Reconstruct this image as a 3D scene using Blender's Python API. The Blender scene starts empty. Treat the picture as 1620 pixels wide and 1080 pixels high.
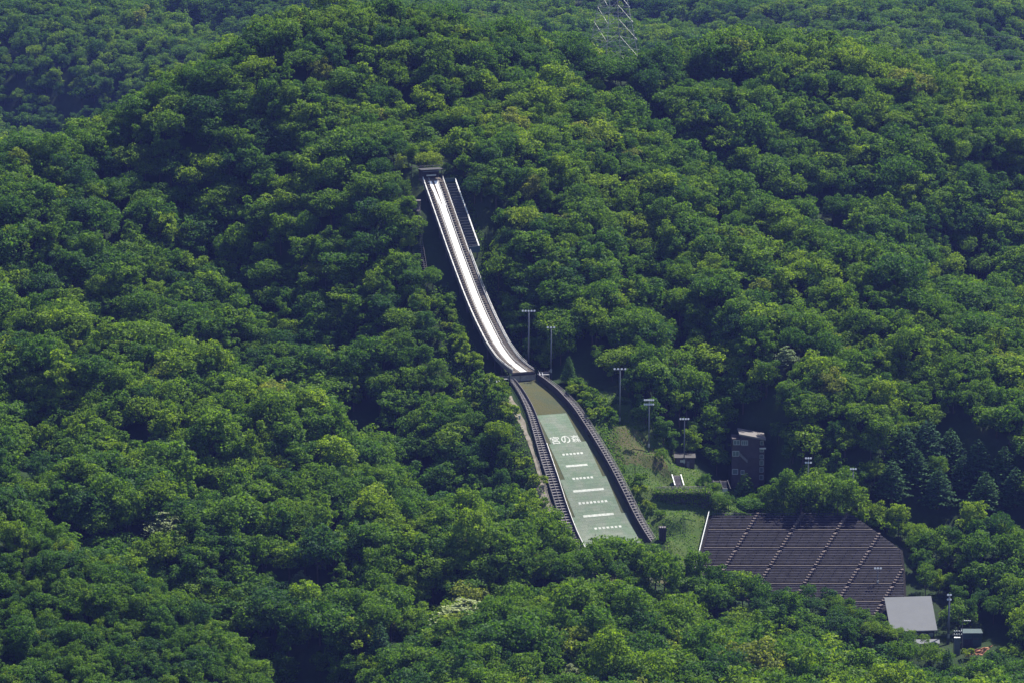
import bpy, bmesh, math, random
import numpy as np
from mathutils import Vector, Matrix
R_ = math.radians
random.seed(7)
rng = np.random.default_rng(11)
SC = bpy.context.scene
COL = SC.collection

# ------------------------------------------------------------------ camera
CAM_Z = 320.0
PITCH = R_(11.5)
FPX = 5760.0                       # focal length in pixels of a 1620 px wide frame
cam = bpy.data.cameras.new("camera")
cam_o = bpy.data.objects.new("camera", cam)
COL.objects.link(cam_o)
cam.sensor_width = 36.0
cam.lens = 36.0 * FPX / 1620.0
cam.clip_start = 1.0
cam.clip_end = 20000.0
cam_o.location = (0, 0, CAM_Z)
cam_o.rotation_euler = (R_(90) - PITCH, 0, 0)
SC.camera = cam_o

# ------------------------------------------------------------------ sky, sun, exposure
SUN_EL = R_(54)
SUN_AZ = R_(40)                    # to the right of the viewing direction (+y), ahead of the camera
world = bpy.data.worlds.new("World")
SC.world = world
world.use_nodes = True
wn = world.node_tree.nodes
sky = wn.new("ShaderNodeTexSky")
sky.sky_type = 'NISHITA'
sky.sun_disc = False
sky.sun_elevation = SUN_EL
sky.sun_rotation = SUN_AZ
sky.altitude = 300
world.node_tree.links.new(sky.outputs[0], wn["Background"].inputs[0])
wn["Background"].inputs[1].default_value = 0.075
sl = bpy.data.lights.new("sun", 'SUN')
sl.energy = 4.8
sl.angle = R_(0.5)
sl.color = (1.0, 0.94, 0.82)
sun_o = bpy.data.objects.new("sun", sl)
COL.objects.link(sun_o)
sd = Vector((math.sin(SUN_AZ) * math.cos(SUN_EL), math.cos(SUN_AZ) * math.cos(SUN_EL), math.sin(SUN_EL)))
sun_o.rotation_euler = sd.to_track_quat('Z', 'Y').to_euler()
sun_o.location = (0, 1200, 700)
SC.view_settings.view_transform = 'Standard'
SC.view_settings.look = 'None'
SC.view_settings.exposure = 1.12
SC.view_settings.gamma = 1.0
SC.view_settings.use_curve_mapping = False
SC.cycles.use_denoising = True
SC.cycles.max_bounces = 6
SC.cycles.diffuse_bounces = 3
SC.cycles.transmission_bounces = 3
SC.cycles.volume_bounces = 0
SC.cycles.transparent_max_bounces = 8

# ------------------------------------------------------------------ geometry of the view
FW = np.array([0, math.cos(PITCH), -math.sin(PITCH)])
UP = np.array([0, math.sin(PITCH), math.cos(PITCH)])
CP = np.array([0, 0, CAM_Z])
def P(px, py, Y):
    d = FW + np.array([1, 0, 0]) * (px - 810) / FPX + UP * (540 - py) / FPX
    return CP + d * Y / d[1]
def proj(p):
    q = np.asarray(p) - CP
    z = q @ FW
    return 810 + FPX * q[..., 0] / z, 540 - FPX * (q @ UP) / z

# ------------------------------------------------------------------ the jump's axis and profile
AZ = R_(20)
U = np.array([math.sin(AZ), -math.cos(AZ), 0.0])      # down the hill
W = np.array([math.cos(AZ), math.sin(AZ), 0.0])       # to the jumper's left = right in the view
O = np.array([3.83, 1200.0, 65.43])                   # take-off edge
IN_S = [-104, -93.2, -79.4, -66.5, -56.5, -50.0, -40.3, -26.8, -15.3, -3.4, 0.0]
IN_Z = [59.2, 50.8, 39.9, 29.6, 22.2, 17.5, 11.4, 4.6, 1.1, 0.0, 0.0]
LA_S = [-6, 3.4, 14.4, 27.0, 40.5, 55.6, 68.6, 74.8, 84, 94, 106, 125]
LA_Z = [-3.1, -3.2, -5.2, -9.0, -15.7, -24.2, -33.0, -37.0, -41, -43.8, -45.2, -45.6]
def smooth_table(S, Z, n=5, step=1.0):
    s = np.arange(S[0], S[-1] + 1e-6, step)
    z = np.interp(s, S, Z)
    for _ in range(n):
        zz = z.copy()
        zz[2:-2] = (z[:-4] + 2 * z[1:-3] + 3 * z[2:-2] + 2 * z[3:-1] + z[4:]) / 9
        z = zz
    return s, z
INs, INz = smooth_table(IN_S, IN_Z, 6)
LAs, LAz = smooth_table(LA_S, LA_Z, 4)
zin = lambda s: float(np.interp(s, INs, INz))
zla = lambda s: float(np.interp(s, LAs, LAz))
def J(s, w, z):
    p = O + U * s + W * w
    return (p[0], p[1], O[2] + z)

# ------------------------------------------------------------------ terrain
TREE_H = 13.0
CTRL = [  # (px, py, distance) of the canopy top
 # nearest ridge, bottom left
 (-150,1080,915),(0,1080,925),(200,1080,935),(420,1080,950),(620,1080,957),(850,1080,960),(1100,1080,965),(1350,1080,970),(1620,1080,985),(1780,1080,990),
 (-150,760,1020),(0,800,1010),(0,930,968),(180,870,1003),(300,940,990),(430,1010,975),(480,1030,972),
 # ridge in front of the jump
 (560,1000,1005),(680,990,1010),(800,960,1015),(900,920,1030),(760,1030,985),(1000,980,1015),(1200,1010,1015),(1400,1050,1010),
 (870,822,1100),(1000,846,1090),(1110,882,1072),(1200,938,1062),(1300,1008,1052),(1400,1058,1042),(1540,1092,1025),
 (700,790,1095),(540,800,1090),(400,800,1085),(250,800,1070),(120,790,1068),
 # left: lower spur and the gully behind it
 (0,480,1195),(-150,430,1200),(200,520,1180),(400,600,1160),(600,700,1135),(700,748,1125),(0,640,1130),(250,660,1120),
 (300,480,1250),(500,545,1225),(600,600,1205),(700,660,1180),
 (640,480,1225),(500,400,1262),(300,300,1310),(100,330,1290),(450,250,1310),(600,300,1285),(600,150,1345),
 # main hill skyline
 (620,0,1400),(520,5,1392),(440,32,1380),(300,112,1360),(100,205,1330),(0,235,1318),(-150,290,1300),
 (700,15,1405),(830,55,1420),(1000,85,1440),(1300,68,1480),(1500,112,1480),(1620,152,1475),(1780,190,1470),
 (800,150,1350),(900,200,1330),(1000,130,1400),(900,330,1275),(900,450,1235),(1050,330,1290),(1050,450,1240),
 (1200,150,1430),(1400,170,1440),(1600,250,1420),
 # right: spur and the gully beyond it
 (1060,150,1385),(1180,285,1325),(1340,385,1283),(1500,500,1240),(1620,545,1225),(1750,590,1215),
 (1250,240,1400),(1330,325,1375),(1420,300,1392),(1500,420,1350),(1600,480,1325),(1750,500,1330),
 (1000,560,1195),(1200,480,1225),(1200,600,1180),(1400,560,1200),(1400,665,1170),(1600,680,1160),(1780,700,1160),
 (1600,855,1115),(1600,980,1065),(1780,900,1100),
]
GND = [  # (x, y, z) of bare ground
]
def gp(px, py, Y): GND.append(tuple(P(px, py, Y)))
# under the inrun, the ground falls away below the trestle
for s in (-100, -85, -70, -55, -42, -30, -18): GND.append(J(s, 0, zin(s) - (5 if s > -60 else 4)))
# judges' tower, meadow, terraces
for q in [(1030,700,1172),(1150,768,1181),(1180,768,1176),(1060,760,1157),(1110,812,1142),(1050,850,1120),(1130,812,1135),
          (1330,822,1143),(1410,850,1142),(1105,880,1118),(1300,960,1098),(1400,975,1095),(1440,1020,1078),(1520,1030,1075),(1270,800,1164),(1350,818,1158),(1480,850,1150)]:
    gp(*q)
# hidden gully floors
for x, y, z in [(-128,1045,36),(-95,1035,32),(-70,1015,24),(-45,1035,26),(-20,1060,22),(20,1110,20),(55,1095,20),(85,1080,20),(110,1060,18),
                (-130,1212,66),(-90,1200,60),(-60,1180,52),(-40,1165,46),
                (70,1365,112),(105,1330,96),(135,1300,84),(165,1275,76),
                (-190,1440,40),(-120,1480,60),(-60,1520,90),(20,1540,95),(120,1580,100),(220,1580,80),(-300,1420,20)]:
    GND.append((x, y, z))
# far hills
for q in [(-200,190,2016),(0,180,2004),(150,130,2038),(300,60,2072),(450,20,2128),(0,0,2184),(250,0,2195),(120,60,2105),
          (700,0,2251),(900,20,2195),(1100,20,2195),(1300,30,2105),(1500,20,2128),(1650,60,2083),(1560,100,1993),(1800,20,2128),
          (-200,-120,2520),(400,-120,2520),(1000,-130,2520),(1800,-130,2520)]:
    p = P(*q); GND.append((p[0], p[1], p[2] - TREE_H))
for x in (-500, -200, 100, 400, 700): GND.append((x, 2900, 240)); GND.append((x, 700, -20))
for q in CTRL:
    p = P(*q); GND.append((p[0], p[1], p[2] - TREE_H))
G = np.array(GND)
def tps_fit(X, z, lam):
    n = len(X)
    d = np.linalg.norm(X[:, None] - X[None], axis=2)
    K = np.where(d > 0, d * d * np.log(d + 1e-9), 0) + lam * np.eye(n)
    A = np.zeros((n + 3, n + 3)); A[:n, :n] = K; A[:n, n:n + 1] = 1; A[:n, n + 1:] = X; A[n:, :n] = A[:n, n:].T
    return np.linalg.solve(A, np.concatenate([z, np.zeros(3)]))
TX = G[:, :2] / 100.0
TW = tps_fit(TX, G[:, 2], 0.012)
def tps(x, y):
    x = np.asarray(x, float) / 100; y = np.asarray(y, float) / 100
    out = TW[-3] + TW[-2] * x + TW[-1] * y
    for i in range(len(TX)):
        d2 = (x - TX[i, 0]) ** 2 + (y - TX[i, 1]) ** 2
        out = out + TW[i] * 0.5 * d2 * np.log(d2 + 1e-12)
    return out
GULLY = [
    ([(60,1380),(85,1322),(118,1280),(148,1238),(172,1222)], -5, 13), ([(-172,1192),(-128,1180),(-82,1160),(-40,1136)], -4, 12), ([(-150,1005),(-112,1000),(-90,985)], -4, 12),  # plan polyline, depth, half width: creases worn into the hills
    ([(-215,1262),(-150,1235),(-92,1200),(-48,1168),(-20,1130)], 17, 17),
    ([(-190,1085),(-140,1052),(-98,1030),(-66,1004),(-48,975)], 27, 15),
    ([(45,1415),(72,1385),(104,1344),(138,1308),(172,1276),(215,1250)], 34, 20),
    ([(-75,1052),(-40,1046),(-12,1050),(30,1058),(62,1050)], 15, 13),
    ([(-40,1362),(-30,1328),(-24,1306)], 7, 9),
    ([(2,1290),(0,1255),(8,1225)], 6, 9),
    ([(42,1290),(52,1240),(70,1200),(84,1172)], 10, 10),
    ([(-170,1345),(-125,1312),(-95,1270),(-60,1235)], 8, 14),
    ([(195,1420),(180,1385),(160,1340)], 11, 12),
    ([(-210,1170),(-150,1130),(-95,1100)], 8, 12),
    ([(60,1440),(20,1400),(-10,1360),(-12,1330)], 7, 11),
    ([(100,1240),(125,1200),(160,1160),(190,1120)], 8, 13),
    ([(-330,2090),(-240,2010),(-175,1960)], 26, 28), ([(-200,2230),(-140,2110),(-110,2010)], 30, 28), ([(370,2300),(340,2180),(280,2100)], 26, 30), ([(60,2300),(110,2180),(170,2100)], 22, 28), ([(-260,1500),(-180,1520),(-100,1600),(0,1640),(120,1640),(260,1600)], 20, 50),
]
PADS = [(tuple(P(*q)), r0, r1) for q, r0, r1 in (((1182,770,1181),6,13), ((1083,738,1179),4,9), ((1138,776,1165),3,7), ((1062,812,1140),4,10), ((1095,812,1140),5,11), ((1046,853,1120),4,8),
        ((1027,717,1172),2,7), ((981,678,1183),2,7), ((1073,768,1157),3,7), ((1050,772,1157),3,7), ((1105,772,1158),3,7), ((1441,1005,1089),10,16), ((1655-115,1020,1081),6,11), ((1514,1038,1068),4,9), ((660,332,1278),3,8))]
def sstep(a, b, v): t = np.clip((v - a) / (b - a), 0, 1); return t * t * (3 - 2 * t)
def terr(x, y):
    x = np.asarray(x, float); y = np.asarray(y, float)
    z = tps(x, y)
    for line, dep, wid in GULLY:
        d = np.full(np.shape(x), 1e9)
        for (ax, ay), (bx, by) in zip(line, line[1:]):
            vx, vy = bx - ax, by - ay; t = np.clip(((x - ax) * vx + (y - ay) * vy) / (vx * vx + vy * vy), 0, 1)
            d = np.minimum(d, np.hypot(x - ax - t * vx, y - ay - t * vy))
        z = z - dep * np.exp(-(d / wid) ** 2)
    s = (x - O[0]) * U[0] + (y - O[1]) * U[1]
    w = (x - O[0]) * W[0] + (y - O[1]) * W[1]
    zl = O[2] + np.interp(s, LAs, LAz) - 0.5                      # the landing hill stands on an earthwork
    k = (1 - sstep(15.5, 34, np.abs(w - 0.5))) * sstep(-8, 2, s) * (1 - sstep(100, 128, s))
    z = z * (1 - k) + zl * k
    k2 = (1 - sstep(7, 18, np.abs(w - 2))) * sstep(-108, -100, s) * (1 - sstep(-14, 0, s))
    zi = O[2] + np.interp(s, INs, INz) - 5.0
    z = z * (1 - k2) + np.minimum(z, zi) * k2
    n = 1.3 * np.sin(x * .061 + 1.3) * np.sin(y * .047 + .4) + .8 * np.sin(x * .13 + y * .09) * np.sin(y * .11 - x * .07 + 2)
    z = z + n * (1 - k) * (1 - k2)
    for (qx, qy, qz), r0, r1 in PADS:
        kk = 1 - sstep(r0, r1, np.hypot(x - qx, y - qy)); z = z * (1 - kk) + qz * kk
    pyt = 812 + (1143 - y) / 53 * 173
    dt = CAM_Z - y * np.tan(PITCH + np.arctan((pyt - 540) / FPX))
    pxt = 810 + FPX * x / (y * math.cos(PITCH) + (CAM_Z - dt) * math.sin(PITCH))
    inside = sstep(1090, 1106, pxt + 17 / 69 * (pyt - 809) - 7) * (1 - sstep(1436, 1452, pxt)) * sstep(1080, 1086, y) * (1 - sstep(1143.5, 1149, y))
    z = z * (1 - inside) + np.minimum(z, dt - 1.6) * inside
    return z
XS = np.concatenate([[-3000, -1500, -900], np.arange(-440, 441, 5), [900, 1500, 3000]])
YS = np.concatenate([[-400, 0, 400, 700, 800], np.arange(850, 1500, 5), np.arange(1500, 2601, 12.5), [2700, 2900, 3300]])
gx, gy = np.meshgrid(XS, YS)
cx = np.clip(gx, -470, 470); cy = np.clip(gy, 780, 2650)
gz = terr(cx, cy) - 0.02 * (np.abs(gx - cx))
def zt(x, y):
    """height of the terrain mesh, vectorised bilinear"""
    x = np.atleast_1d(np.asarray(x, float)); y = np.atleast_1d(np.asarray(y, float))
    i = np.clip(np.searchsorted(XS, x) - 1, 0, len(XS) - 2); j = np.clip(np.searchsorted(YS, y) - 1, 0, len(YS) - 2)
    fx = np.clip((x - XS[i]) / (XS[i + 1] - XS[i]), 0, 1); fy = np.clip((y - YS[j]) / (YS[j + 1] - YS[j]), 0, 1)
    z00, z10, z01, z11 = gz[j, i], gz[j, i + 1], gz[j + 1, i], gz[j + 1, i + 1]
    return np.where(fx >= fy, z00 + fx * (z10 - z00) + fy * (z11 - z10), z00 + fy * (z01 - z00) + fx * (z11 - z01))
Z1 = lambda x, y: float(zt(x, y)[0])

# ------------------------------------------------------------------ materials
def new_mat(name):
    m = bpy.data.materials.new(name); m.use_nodes = True
    return m, m.node_tree.nodes, m.node_tree.links, m.node_tree.nodes["Principled BSDF"]
def plain(name, col, rough=0.7, metal=0.0, var=0.25, scale=1.5, spec=0.4):
    m, N, L, b = new_mat(name)
    tc = N.new("ShaderNodeTexCoord")
    nz = N.new("ShaderNodeTexNoise"); nz.inputs["Scale"].default_value = scale; nz.inputs["Detail"].default_value = 6; nz.inputs["Roughness"].default_value = 0.65
    L.new(tc.outputs["Object"], nz.inputs["Vector"])
    cr = N.new("ShaderNodeValToRGB")
    cr.color_ramp.elements[0].position = 0.3; cr.color_ramp.elements[1].position = 0.7
    cr.color_ramp.elements[0].color = (*[c * (1 - var) for c in col], 1); cr.color_ramp.elements[1].color = (*[min(1, c * (1 + var)) for c in col], 1)
    L.new(nz.outputs[0], cr.inputs[0]); L.new(cr.outputs[0], b.inputs["Base Color"])
    b.inputs["Roughness"].default_value = rough; b.inputs["Metallic"].default_value = metal
    b.inputs["Specular IOR Level"].default_value = spec
    return m
def ground_mat(name, c1, c2, c3, scale=0.08):
    m, N, L, b = new_mat(name)
    tc = N.new("ShaderNodeTexCoord")
    n1 = N.new("ShaderNodeTexNoise"); n1.inputs["Scale"].default_value = scale; n1.inputs["Detail"].default_value = 8
    n2 = N.new("ShaderNodeTexNoise"); n2.inputs["Scale"].default_value = scale * 12; n2.inputs["Detail"].default_value = 8; n2.inputs["Roughness"].default_value = .7
    L.new(tc.outputs["Object"], n1.inputs["Vector"]); L.new(tc.outputs["Object"], n2.inputs["Vector"])
    mx = N.new("ShaderNodeMix"); mx.data_type = 'RGBA'; mx.inputs["A"].default_value = (*c1, 1); mx.inputs["B"].default_value = (*c2, 1)
    cr = N.new("ShaderNodeValToRGB"); cr.color_ramp.elements[0].position = .42; cr.color_ramp.elements[1].position = .6
    L.new(n1.outputs[0], cr.inputs[0]); L.new(cr.outputs[0], mx.inputs["Factor"])
    mx2 = N.new("ShaderNodeMix"); mx2.data_type = 'RGBA'; mx2.inputs["B"].default_value = (*c3, 1)
    cr2 = N.new("ShaderNodeValToRGB"); cr2.color_ramp.elements[0].position = .5; cr2.color_ramp.elements[1].position = .72
    L.new(n2.outputs[0], cr2.inputs[0]); L.new(cr2.outputs[0], mx2.inputs["Factor"]); L.new(mx.outputs["Result"], mx2.inputs["A"])
    L.new(mx2.outputs["Result"], b.inputs["Base Color"])
    bp = N.new("ShaderNodeBump"); bp.inputs["Distance"].default_value = .3; bp.inputs["Strength"].default_value = .6
    L.new(n2.outputs[0], bp.inputs["Height"]); L.new(bp.outputs[0], b.inputs["Normal"])
    b.inputs["Roughness"].default_value = 0.95; b.inputs["Specular IOR Level"].default_value = .1
    return m
def leaf_mat(name, ramp, trans=0.50, gloss=0.012):
    """foliage: the tree's own tint (custom property / instance attribute) picks a colour, each leaf cluster varies a little"""
    m = bpy.data.materials.new(name); m.use_nodes = True
    N = m.node_tree.nodes; L = m.node_tree.links; N.clear()
    out = N.new("ShaderNodeOutputMaterial")
    at = N.new("ShaderNodeAttribute"); at.attribute_type = 'INSTANCER'; at.attribute_name = "tint"
    cr = N.new("ShaderNodeValToRGB")
    e = cr.color_ramp.elements
    while len(e) < len(ramp): e.new(0.5)
    for i, (p, c) in enumerate(ramp): e[i].position = p; e[i].color = (*c, 1)
    L.new(at.outputs["Fac"], cr.inputs[0])
    lf = N.new("ShaderNodeAttribute"); lf.attribute_type = 'GEOMETRY'; lf.attribute_name = "leafvar"
    hsv = N.new("ShaderNodeHueSaturation")
    mr = N.new("ShaderNodeMapRange"); mr.inputs["To Min"].default_value = 0.45; mr.inputs["To Max"].default_value = 1.6
    L.new(lf.outputs["Fac"], mr.inputs["Value"]); L.new(mr.outputs[0], hsv.inputs["Value"])
    mh = N.new("ShaderNodeMapRange"); mh.inputs["To Min"].default_value = 0.515; mh.inputs["To Max"].default_value = 0.485
    L.new(lf.outputs["Fac"], mh.inputs["Value"]); L.new(mh.outputs[0], hsv.inputs["Hue"])
    L.new(cr.outputs[0], hsv.inputs["Color"])
    df = N.new("ShaderNodeBsdfDiffuse"); tr = N.new("ShaderNodeBsdfTranslucent")
    L.new(hsv.outputs[0], df.inputs[0])
    tcx = N.new("ShaderNodeMix"); tcx.data_type = 'RGBA'; tcx.blend_type = 'MULTIPLY'; tcx.inputs["Factor"].default_value = 1
    tcx.inputs["B"].default_value = (1.35, 1.3, 0.45, 1)
    L.new(hsv.outputs[0], tcx.inputs["A"]); L.new(tcx.outputs["Result"], tr.inputs[0])
    ms = N.new("ShaderNodeMixShader"); ms.inputs[0].default_value = trans
    L.new(df.outputs[0], ms.inputs[1]); L.new(tr.outputs[0], ms.inputs[2])
    gl = N.new("ShaderNodeBsdfGlossy"); gl.inputs["Roughness"].default_value = .65; gl.inputs["Color"].default_value = (.9, .95, 1, 1)
    ms2 = N.new("ShaderNodeMixShader"); ms2.inputs[0].default_value = gloss
    L.new(ms.outputs[0], ms2.inputs[1]); L.new(gl.outputs[0], ms2.inputs[2]); L.new(ms2.outputs[0], out.inputs[0])
    return m
LEAF = leaf_mat("broadleaf_leaves", [(0.0, (.032, .090, .020)), (.3, (.056, .135, .011)), (.6, (.094, .180, .009)), (.85, (.145, .235, .010)), (1, (.165, .21, .033))])
NEEDLE = leaf_mat("conifer_needles", [(0, (.018, .060, .026)), (1, (.062, .135, .018))], .3, .008)
BLOSSOM = leaf_mat("pale_blossom", [(0, (.12, .19, .06)), (1, (.20, .25, .085))], .3, .04)
BARK = plain("grey_brown_bark", (.085, .065, .055), .9, 0, .3, .8, .1)
FLOOR = ground_mat("forest_floor", (.016, .034, .010), (.022, .036, .014), (.024, .052, .014), .05)

# ------------------------------------------------------------------ object helpers
def tag(o, label=None, cat=None, group=None, kind=None):
    if label: o['label'] = label
    if cat: o['category'] = cat
    if group: o['group'] = group
    if kind: o['kind'] = kind
    return o
def empty(name, loc, label, cat, group=None, rz=0):
    o = bpy.data.objects.new(name, None); COL.objects.link(o)
    o.location = loc; o.rotation_euler = (0, 0, rz); o.empty_display_size = .5
    return tag(o, label, cat, group)
def mesh_obj(name, verts, faces, mat, parent=None, smooth=False):
    me = bpy.data.meshes.new(name)
    me.from_pydata([tuple(map(float, v)) for v in verts], [], faces)
    me.materials.append(mat)
    if smooth: me.polygons.foreach_set("use_smooth", [True] * len(me.polygons))
    o = bpy.data.objects.new(name, me); COL.objects.link(o)
    if parent is not None:
        o.parent = parent
        if parent.matrix_world is not None:
            o.matrix_parent_inverse = (Matrix.Translation(parent.location) @ parent.rotation_euler.to_matrix().to_4x4()).inverted()
    return o

# ------------------------------------------------------------------ terrain mesh
ny, nx = gx.shape
tv = np.stack([gx.ravel(), gy.ravel(), gz.ravel()], 1)
tf = [t for j in range(ny - 1) for i in range(nx - 1) for t in ((j * nx + i, j * nx + i + 1, (j + 1) * nx + i + 1), (j * nx + i, (j + 1) * nx + i + 1, (j + 1) * nx + i))]
terrain = mesh_obj("hills", tv, tf, FLOOR, smooth=True)
tag(terrain, kind='structure')

# ------------------------------------------------------------------ trees
def leaf_quads(centers, normals, size, rs):
    """one bent quad per leaf cluster"""
    n = len(centers)
    t = rs.normal(size=(n, 3)); t -= normals * np.sum(t * normals, 1, keepdims=True)
    t /= np.linalg.norm(t, axis=1, keepdims=True) + 1e-9
    b = np.cross(normals, t)
    s = (size * rs.uniform(.6, 1.35, n))[:, None]
    a = rs.uniform(.6, 1.0, n)[:, None]
    v = np.stack([centers - t * s, centers - b * s * a + normals * s * .25, centers + t * s, centers + b * s * a + normals * s * .25], 1)
    return v.reshape(-1, 3)
def unit(v): return v / (np.linalg.norm(v, axis=1, keepdims=True) + 1e-9)
def build_crown_mesh(name, V, mat, lv):
    me = bpy.data.meshes.new(name)
    n = len(V) // 4
    me.vertices.add(len(V)); me.vertices.foreach_set("co", V.ravel())
    me.loops.add(4 * n); me.loops.foreach_set("vertex_index", np.arange(4 * n, dtype=np.int32))
    me.polygons.add(n); me.polygons.foreach_set("loop_start", np.arange(0, 4 * n, 4, dtype=np.int32)); me.polygons.foreach_set("loop_total", np.full(n, 4, np.int32))
    at = me.attributes.new("leafvar", 'FLOAT', 'FACE'); at.data.foreach_set("value", lv.astype(np.float32))
    me.materials.append(mat); me.update(calc_edges=True)
    return me
def broad_crown(seed, R=5.2, h=13.5, flat=.75, nl=34, per=80, leaf=.30, bottom=.62):
    """crown of sub-crowns: leafy lobes sitting on the outside of an irregular dome"""
    rs = np.random.default_rng(seed)
    C_, N_, LV = [], [], []
    ns = 1 + seed % 4; a0 = rs.uniform(0, 6.28)
    subs = [(0, 0, 0, 1.0)] if ns == 1 else [(math.cos(a0 + i * 6.28 / ns) * R * .38, math.sin(a0 + i * 6.28 / ns) * R * .38, rs.uniform(-.16, .10) * h, rs.uniform(.55, .85)) for i in range(ns)]
    cz = h * (1 - .37)
    rz = h * .40 * flat / .75
    k = 0; nl = int(nl * 1.9)
    while k < nl:
        d = unit(rs.normal(size=(1, 3)))[0]
        if d[2] < -bottom: continue
        k += 1
        irr = 1 + .20 * math.sin(3 * math.atan2(d[1], d[0]) + seed) + rs.uniform(-.22, .16)
        lr = R * rs.uniform(.13, .34)
        sx, sy, sz, sf = subs[k % len(subs)]
        c = np.array([sx + d[0] * (R - lr * .55) * irr * sf, sy + d[1] * (R - lr * .55) * irr * sf, cz + sz + d[2] * (rz - lr * .4) * irr * sf])
        m = int(per * (lr / (R * .30)) ** 2)
        q = unit(rs.normal(size=(m, 3)) + np.array([0, 0, .35]) + d * .25)
        sub = 1 + .22 * np.sin(q[:, 0] * 5 + seed + k) * np.sin(q[:, 1] * 5 + k) + rs.normal(size=m) * .07
        pts = c + q * lr * sub[:, None] * np.array([1.08, 1.08, .72])
        C_.append(pts); N_.append(unit(q * .6 + rs.normal(size=(m, 3)) * .75 + np.array([0, 0, .35])))
        LV.append(np.clip(rs.normal(.5, .2, m) + rs.uniform(-.18, .18), 0, 1))
    C_ = np.concatenate(C_); N_ = np.concatenate(N_); LV = np.concatenate(LV)
    return leaf_quads(C_, N_, leaf, rs), LV
def layered_crown(seed, R=5.2, h=11, layers=6, per=420, leaf=.24):
    rs = np.random.default_rng(seed); C_, N_, LV = [], [], []
    for k in range(layers):
        z = h * (.42 + .56 * k / (layers - 1)); rr = R * (1 - .72 * (k / (layers - 1)) ** 1.5)
        for b in range(6 if k < layers - 1 else 3):
            a = rs.uniform(0, 6.28); cr_ = rr * rs.uniform(.35, .5)
            c = np.array([math.cos(a) * (rr - cr_), math.sin(a) * (rr - cr_), z + rs.uniform(-.5, .5)])
            m = per // 4
            q = rs.normal(size=(m, 3)) * np.array([.55, .55, .10])
            C_.append(c + q * cr_); N_.append(unit(rs.normal(size=(m, 3)) * .35 + np.array([0, 0, 1]))); LV.append(rs.uniform(0, 1, m))
    C_ = np.concatenate(C_); return leaf_quads(C_, np.concatenate(N_), leaf, rs), np.concatenate(LV)
def cone_crown(seed, R=3.6, h=15, per=3000, leaf=.24):
    rs = np.random.default_rng(seed)
    t = 1 - np.sqrt(rs.uniform(0, 1, per)); wh = np.round(t * 15 + rs.normal(size=per) * .12) / 15 * .93 + .0
    wh = np.clip(wh, 0, 1); a = rs.uniform(0, 6.283, per)
    irr = 1 + .2 * np.sin(a * 5 + wh * 37 + seed) + .12 * np.sin(a * 9 + wh * 71)
    f = rs.uniform(.25, 1, per) ** .6
    rr = R * (1 - wh) ** .85 * irr * f + .12
    z = h * (.14 + .86 * wh) - rr * .22 + rs.normal(size=per) * .12
    pts = np.stack([np.cos(a) * rr, np.sin(a) * rr, z], 1)
    nn = unit(np.stack([np.cos(a) * .5, np.sin(a) * .5, np.ones(per)], 1) + rs.normal(size=(per, 3)) * .5)
    return leaf_quads(pts, nn, leaf, rs), rs.uniform(0, 1, per)
def trunk_mesh(name, h, r, seed, limbs=5, lean=.05):
    rs = random.Random(seed); V = []; F = []
    def tube(pts, rad):
        n = 6; base = len(V)
        for p, rr in zip(pts, rad):
            for k in range(n):
                a = k * 2 * math.pi / n; V.append((p[0] + rr * math.cos(a), p[1] + rr * math.sin(a), p[2]))
        for i in range(len(pts) - 1):
            for k in range(n): F.append((base + i * n + k, base + i * n + (k + 1) % n, base + (i + 1) * n + (k + 1) % n, base + (i + 1) * n + k))
    lx, ly = rs.uniform(-lean, lean), rs.uniform(-lean, lean)
    tube([(0, 0, -1.5), (0, 0, 0), (lx * h * .4, ly * h * .4, h * .4), (lx * h, ly * h, h)], [r * 1.3, r * 1.15, r * .7, r * .2])
    for i in range(limbs):
        a = rs.uniform(0, 6.28); z0 = h * rs.uniform(.35, .7); l = h * rs.uniform(.18, .32)
        x0, y0 = lx * z0, ly * z0
        tube([(x0, y0, z0), (x0 + math.cos(a) * l * .5, y0 + math.sin(a) * l * .5, z0 + l * .35), (x0 + math.cos(a) * l, y0 + math.sin(a) * l, z0 + l * .85)], [r * .5, r * .35, r * .1])
    me = bpy.data.meshes.new(name); me.from_pydata(V, [], F); me.materials.append(BARK)
    return me
PROTO = []      # (crown mesh, trunk mesh, crown radius, height)
spec = [ # seed R h flat lobes
    (1, 5.4, 13.5, .75, 34), (2, 4.6, 14.5, .85, 30), (3, 6.2, 13.0, .62, 40), (4, 5.0, 12.0, .70, 26), (5, 5.8, 15.0, .80, 38),
    (6, 4.2, 12.5, .90, 24), (7, 5.2, 14.0, .60, 30), (8, 4.8, 13.0, 1.0, 34), (9, 6.6, 14.0, .66, 44), (10, 3.4, 15.5, 1.05, 24), (11, 5.6, 13.0, .7, 32), (14, 3.8, 13.0, .9, 18)]
for sd_, R0, h0, fl, nl in spec:
    V, LV = broad_crown(sd_, R0, h0, fl, nl)
    PROTO.append((build_crown_mesh("crown", V, LEAF, LV), trunk_mesh("trunk", h0 * .82, .24, sd_), R0, h0))
V, LV = layered_crown(21); LAYER = (build_crown_mesh("crown", V, LEAF, LV), trunk_mesh("trunk", 10, .2, 21), 5.2, 11)
LAYER_BL = (build_crown_mesh("crown", V, BLOSSOM, LV), LAYER[1], 5.2, 11)
V, LV = cone_crown(31); CONE = (build_crown_mesh("crown", V, NEEDLE, LV), trunk_mesh("trunk", 14, .22, 31, 0, .01), 3.6, 15)
V, LV = broad_crown(41, 1.6, 2.6, .9, 12, 60, .16, .8); SHRUB = (build_crown_mesh("foliage", V, LEAF, LV), trunk_mesh("stem", 1.6, .06, 41), 1.6, 2.6)

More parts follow.
